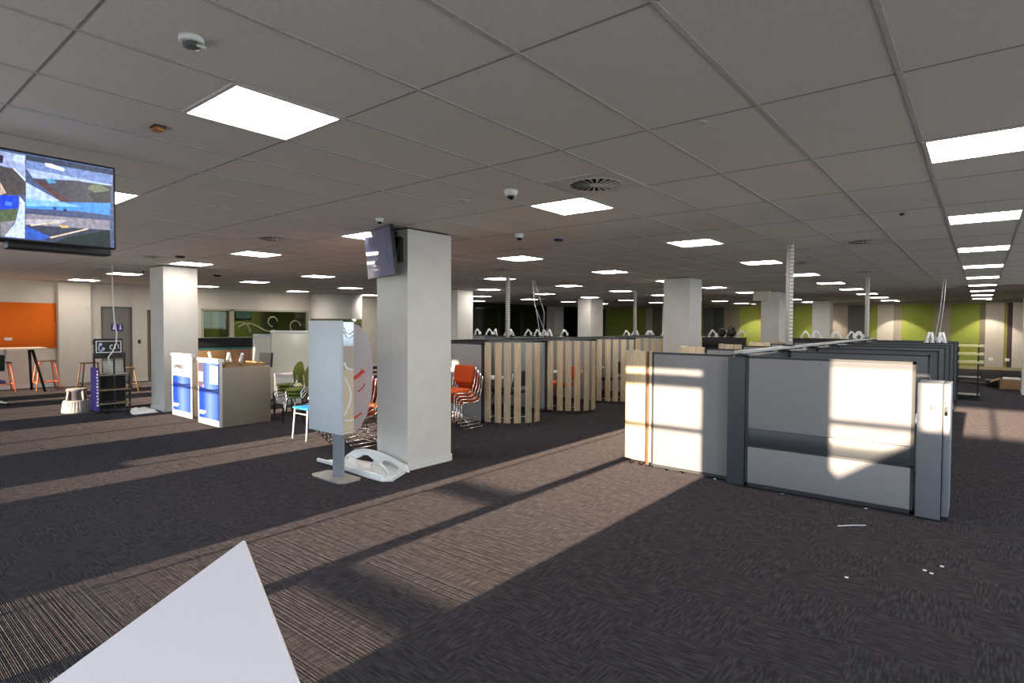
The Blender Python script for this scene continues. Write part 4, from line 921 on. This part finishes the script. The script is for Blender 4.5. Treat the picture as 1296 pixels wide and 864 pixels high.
b = MB(); b.box(-12.84, -12.82, 3.70, 3.73, .02, 1.1); part('centre_bar', b, black_m, t)
b = MB(); b.box(-13.1, -12.78, 3.405, 3.45, .05, .86); sd_ = part('side_banner', b, violet_m, t, 'violet side banner with white vertical marks')
b = MB()
for k in range(12): b.box(-12.779, -12.776, 3.41+.004*(k % 3), 3.444-.005*(k % 2), .14+.058*k, .175+.058*k)
part('banner_marks', b, wprint_m, t)
b = MB(); b.box(-13.12, -12.66, 3.50, 3.53, 0, .03).box(-13.12, -12.66, 3.90, 3.93, 0, .03); part('feet', b, black_m, t)
t = thing('laptop', 'grey open laptop standing on the top shelf of the black rack', 'laptop', (-12.95, 3.72, .72)); b = MB(); b.rbox(-13.05, -12.82, 3.58, 3.93, .721, .74, .005); part('keyboard_base', b, alu_m, t)
b = MB(); b.rbox(-.006, .006, -.17, .17, 0, .24, .004, Matrix.Translation((-13.05, 3.77, .74)) @ Matrix.Rotation(-.2, 4, 'Y')); part('lid', b, mat('pale_screen', (176, 180, 170), .3), t)
cable('white cable drooping from the ceiling onto the black display rack', [[(-12.95, 3.74, CE), (-12.95, 3.74, 2.2), (-12.9, 3.75, 1.75), (-12.88, 3.78, 1.5), (-12.88, 3.77, 1.32), (-12.86, 3.70, 1.15), (-12.86, 3.63, 1.05), (-12.86, 3.64, .98), (-12.86, 3.70, .90), (-12.87, 3.75, .84)]], .011)
# step stool
t = thing('step_stool', 'round grey two-tier step stool on the carpet beside the display rack', 'step stool', (-13.38, 3.25, 0))
b = MB(); b.lathe([(.235, 0), (.235, .03), (.205, .22), (.19, .235)], (-13.38, 3.25, 0), 32); part('lower_drum', b, stepg_m, t)
b = MB(); b.lathe([(.15, .23), (.14, .40), (.165, .405), (.165, .43), (.15, .44)], (-13.38, 3.25, 0), 32); part('upper_drum', b, stepd_m, t)
b = MB(); b.lathe([(.15, .44), (.15, .446)], (-13.38, 3.25, 0), 32); part('top_tread', b, mat('tread_grey', (206, 200, 194), .6), t)
b = MB()
for a in (.4, 2.0, 3.6, 5.2): b.tube([(-13.38+.19*math.cos(a), 3.25+.19*math.sin(a), .23), (-13.38+.158*math.cos(a), 3.25+.158*math.sin(a), .42)], .022, 8)
part('struts', b, stepg_m, t)
b = MB()
for k in range(32):
    a = k*math.pi/16; b.tube([(-13.38+.232*math.cos(a), 3.25+.232*math.sin(a), .03), (-13.38+.208*math.cos(a), 3.25+.208*math.sin(a), .21)], .006, 5)
part('ribs', b, stepg_m, t)
# crumpled sheet by the column
t = thing('plastic_sheet', 'crumpled white plastic sheet lying at the foot of the left white column', 'plastic sheet', (-12.6, 4.05, 0)); b = MB(); rng = random.Random(7); g = {}
for i in range(11):
    for j in range(7):
        u, v = i/10, j/6; g[i, j] = b.bm.verts.new((-12.98+.86*u, 3.86+.42*v+.05*math.sin(5*u), .006+(.055*rng.random() if 0 < i < 10 and 0 < j < 6 else 0)))
for i in range(10):
    for j in range(6): b._f([g[i, j], g[i+1, j], g[i+1, j+1], g[i, j+1]])
o = part('sheet', b, white_m, t); so = o.modifiers.new('thick', 'SOLIDIFY'); so.thickness = .004; so.offset = 1
t2 = b = None
# wall things
t = thing('pinboard', 'wide orange pinboard on the left wall above the high table', 'pinboard', (XL, 3.2, 1.6)); b = MB(); b.rbox(XL+.001, XL+.025, 1.7, 4.235, 1.03, 2.22, .004); part('felt_board', b, pin_m, t)
b = MB(); b.rbox(XL+.025, XL+.03, 3.18, 3.33, 1.25, 1.32, .002); part('paper_slip', b, white_m, t)
def plate(name, label, cat, y0, y1, z0, z1, mm, m2): 
    t = thing(name, label, cat, (XL, (y0+y1)/2, z0)); b = MB(); b.rbox(XL-.001, XL+.015, y0, y1, z0, z1, .003); part('plate', b, mm, t)
    b = MB(); yc, zc = (y0+y1)/2, (z0+z1)/2; b.rbox(XL+.015, XL+.022, yc-(y1-y0)*.25, yc+(y1-y0)*.25, zc-(z1-z0)*.3, zc+(z1-z0)*.3, .002); part('button', b, m2, t)
plate('door_reader', 'small black card reader on the wall left of the grey door', 'card reader', 5.05, 5.13, 1.1, 1.22, black_m, dframe_m)
plate('door_reader', 'small black card reader on the wall right of the grey door', 'card reader', 6.17, 6.24, 1.11, 1.22, black_m, dframe_m)
t = thing('door_sign', 'small violet toilet sign with white symbols on the grey door', 'sign', (XL, 5.64, 1.5)); b = MB(); b.rbox(XL-.02, XL-.012, 5.50, 5.80, 1.48, 1.68, .003); part('plate', b, violet_m, t)
b = MB()
for yc in (5.57, 5.73): b.lathe([(.02, -.001), (.02, .001)], (0, 0, 0), 12, Matrix.Translation((XL-.0105, yc, 1.64)) @ Matrix.Rotation(math.pi/2, 4, 'Y')); b.prism([(yc-.03, 1.52), (yc+.03, 1.52), (yc+.014, 1.61), (yc-.014, 1.61)], 'x', XL-.012, XL-.0095)
part('symbols', b, wprint_m, t)
# high table and stools
t = thing('high_table', 'high white-topped table with slanted black legs below the orange pinboard', 'table', (-18.2, 3.0, 0))
b = MB(); b.prism([(-18.75, 1.9), (-17.75, 1.9), (-17.72, 3.3), (-17.95, 3.78), (-18.75, 3.78)], 'z', 1.05, 1.085); part('tabletop', b, mat('pale_tabletop', (226, 214, 198), .45), t)
for x, y, dx, dy in ((-18.55, 3.55, -.1, .05), (-18.0, 3.50, .08, .22), (-18.55, 2.1, -.1, -.2), (-17.95, 2.1, .1, -.2)):
    b = MB(); b.tube([(x, y, 1.05), (x+dx, y+dy, 0)], [.034, .026], 10); part('leg', b, black_m, t)
b = MB(); b.tube([(-18.2, 3.02, 1.05), (-18.22, 2.98, .6)], .04, 10); part('white_leg', b, white_m, t)
def stool(label, x, y, mm, hh=.74, w_=.19, tm=None, rz=0):
    t = thing('bar_stool', label, 'stool', (x, y, 0), rz, local=True)
    b = MB(); b.rbox(-w_, w_, -w_, w_, hh-.025, hh, .01); part('seat', b, tm or mm, t)
    for sx in (-1, 1):
        for sy in (-1, 1):
            b = MB(); b.tube([(sx*w_*.8, sy*w_*.8, hh-.02), (sx*(w_+.05), sy*(w_+.05), 0)], .016, 8); part('leg', b, mm, t)
    b = MB()
    for z in (.2,):
        k = (w_*.8)+(w_*.2+.05)*(1-z/hh)
        b.tube([(-k, -k, z), (k, -k, z), (k, k, z), (-k, k, z)], .012, 8, closed=True)
    part('foot_rail', b, mm, t)
stool('orange bar stool standing right of the high table', -18.5, 3.86, stoolor_m, tm=dkwood_m)
stool('orange bar stool tucked under the high table behind the dark chair', -18.45, 2.98, stoolor_m, tm=dkwood_m)
stool('brown thin-legged stool between the pilaster and display rack', -17.2, 4.45, dkwood_m, .72, .17)
stool('tan thin-legged stool partly behind the display rack', -16.3, 4.95, mat('tan_stool', (166, 128, 92), .5), .62, .17)
t = thing('swivel_chair', 'dark green mesh swivel chair with white base in front of the high table', 'chair', (-15.55, 2.42, 0))
b = MB(); b.rbox(-.05, .02, -.2, .2, .72, 1.05, .02, Matrix.Translation((-15.4, 2.34, 0)) @ Matrix.Rotation(.1, 4, 'Y')); part('backrest', b, mat('dark_green_mesh', (20, 34, 26), .8), t)
b = MB(); b.rbox(-15.78, -15.34, 2.12, 2.56, .46, .52, .02); part('seat', b, mat('violet_seat', (88, 62, 120), .8), t)
b = MB(); b.tube([(-15.56, 2.34, .08), (-15.56, 2.34, .46)], .025, 10); b.tube([(-15.5, 2.34, .46), (-15.36, 2.34, .5), (-15.34, 2.34, .8)], .02, 8); part('column', b, white_m, t)
b = MB()
for k in range(5):
    a = k*2*math.pi/5+1.0; b.tube([(-15.56, 2.34, .1), (-15.56+.28*math.cos(a), 2.34+.28*math.sin(a), .06)], [.025, .015], 8)
part('star_base', b, white_m, t)
for k in range(5):
    a = k*2*math.pi/5+1.0; b = MB(); b.lathe([(.02, 0), (.028, .015), (.028, .04), (.015, .055)], (-15.56+.28*math.cos(a), 2.34+.28*math.sin(a), 0), 10); part('castor', b, black_m, t)

# litter on the carpet
t = thing('paper_strip', 'thin white strip lying on the dark carpet before the grey locker', 'strip', (-0.82, 5.59, 0)); b = MB(); b.tube([(-0.91, 5.51, .004), (-0.82, 5.60, .006), (-0.73, 5.68, .004)], .004, 6); part('strip_body', b, white_m, t)
for k, (x, y) in enumerate([(-0.67, 4.41), (-0.27, 4.89), (-0.23, 4.86), (-0.18, 5.05)]):
    t = thing('paper_scrap', ('tiny white scrap on the dark carpet, the one apart from the others', 'tiny white scrap on the dark carpet, left end of the trio', 'tiny white scrap on the dark carpet, middle of the trio', 'tiny white scrap on the dark carpet, right end of the trio')[k], 'scrap', (x, y, 0), 0, 'white scraps on the carpet')
    b = MB(); b.rbox(x-.011, x+.011, y-.008, y+.008, 0, .007, .002); part('scrap_piece', b, white_m, t)
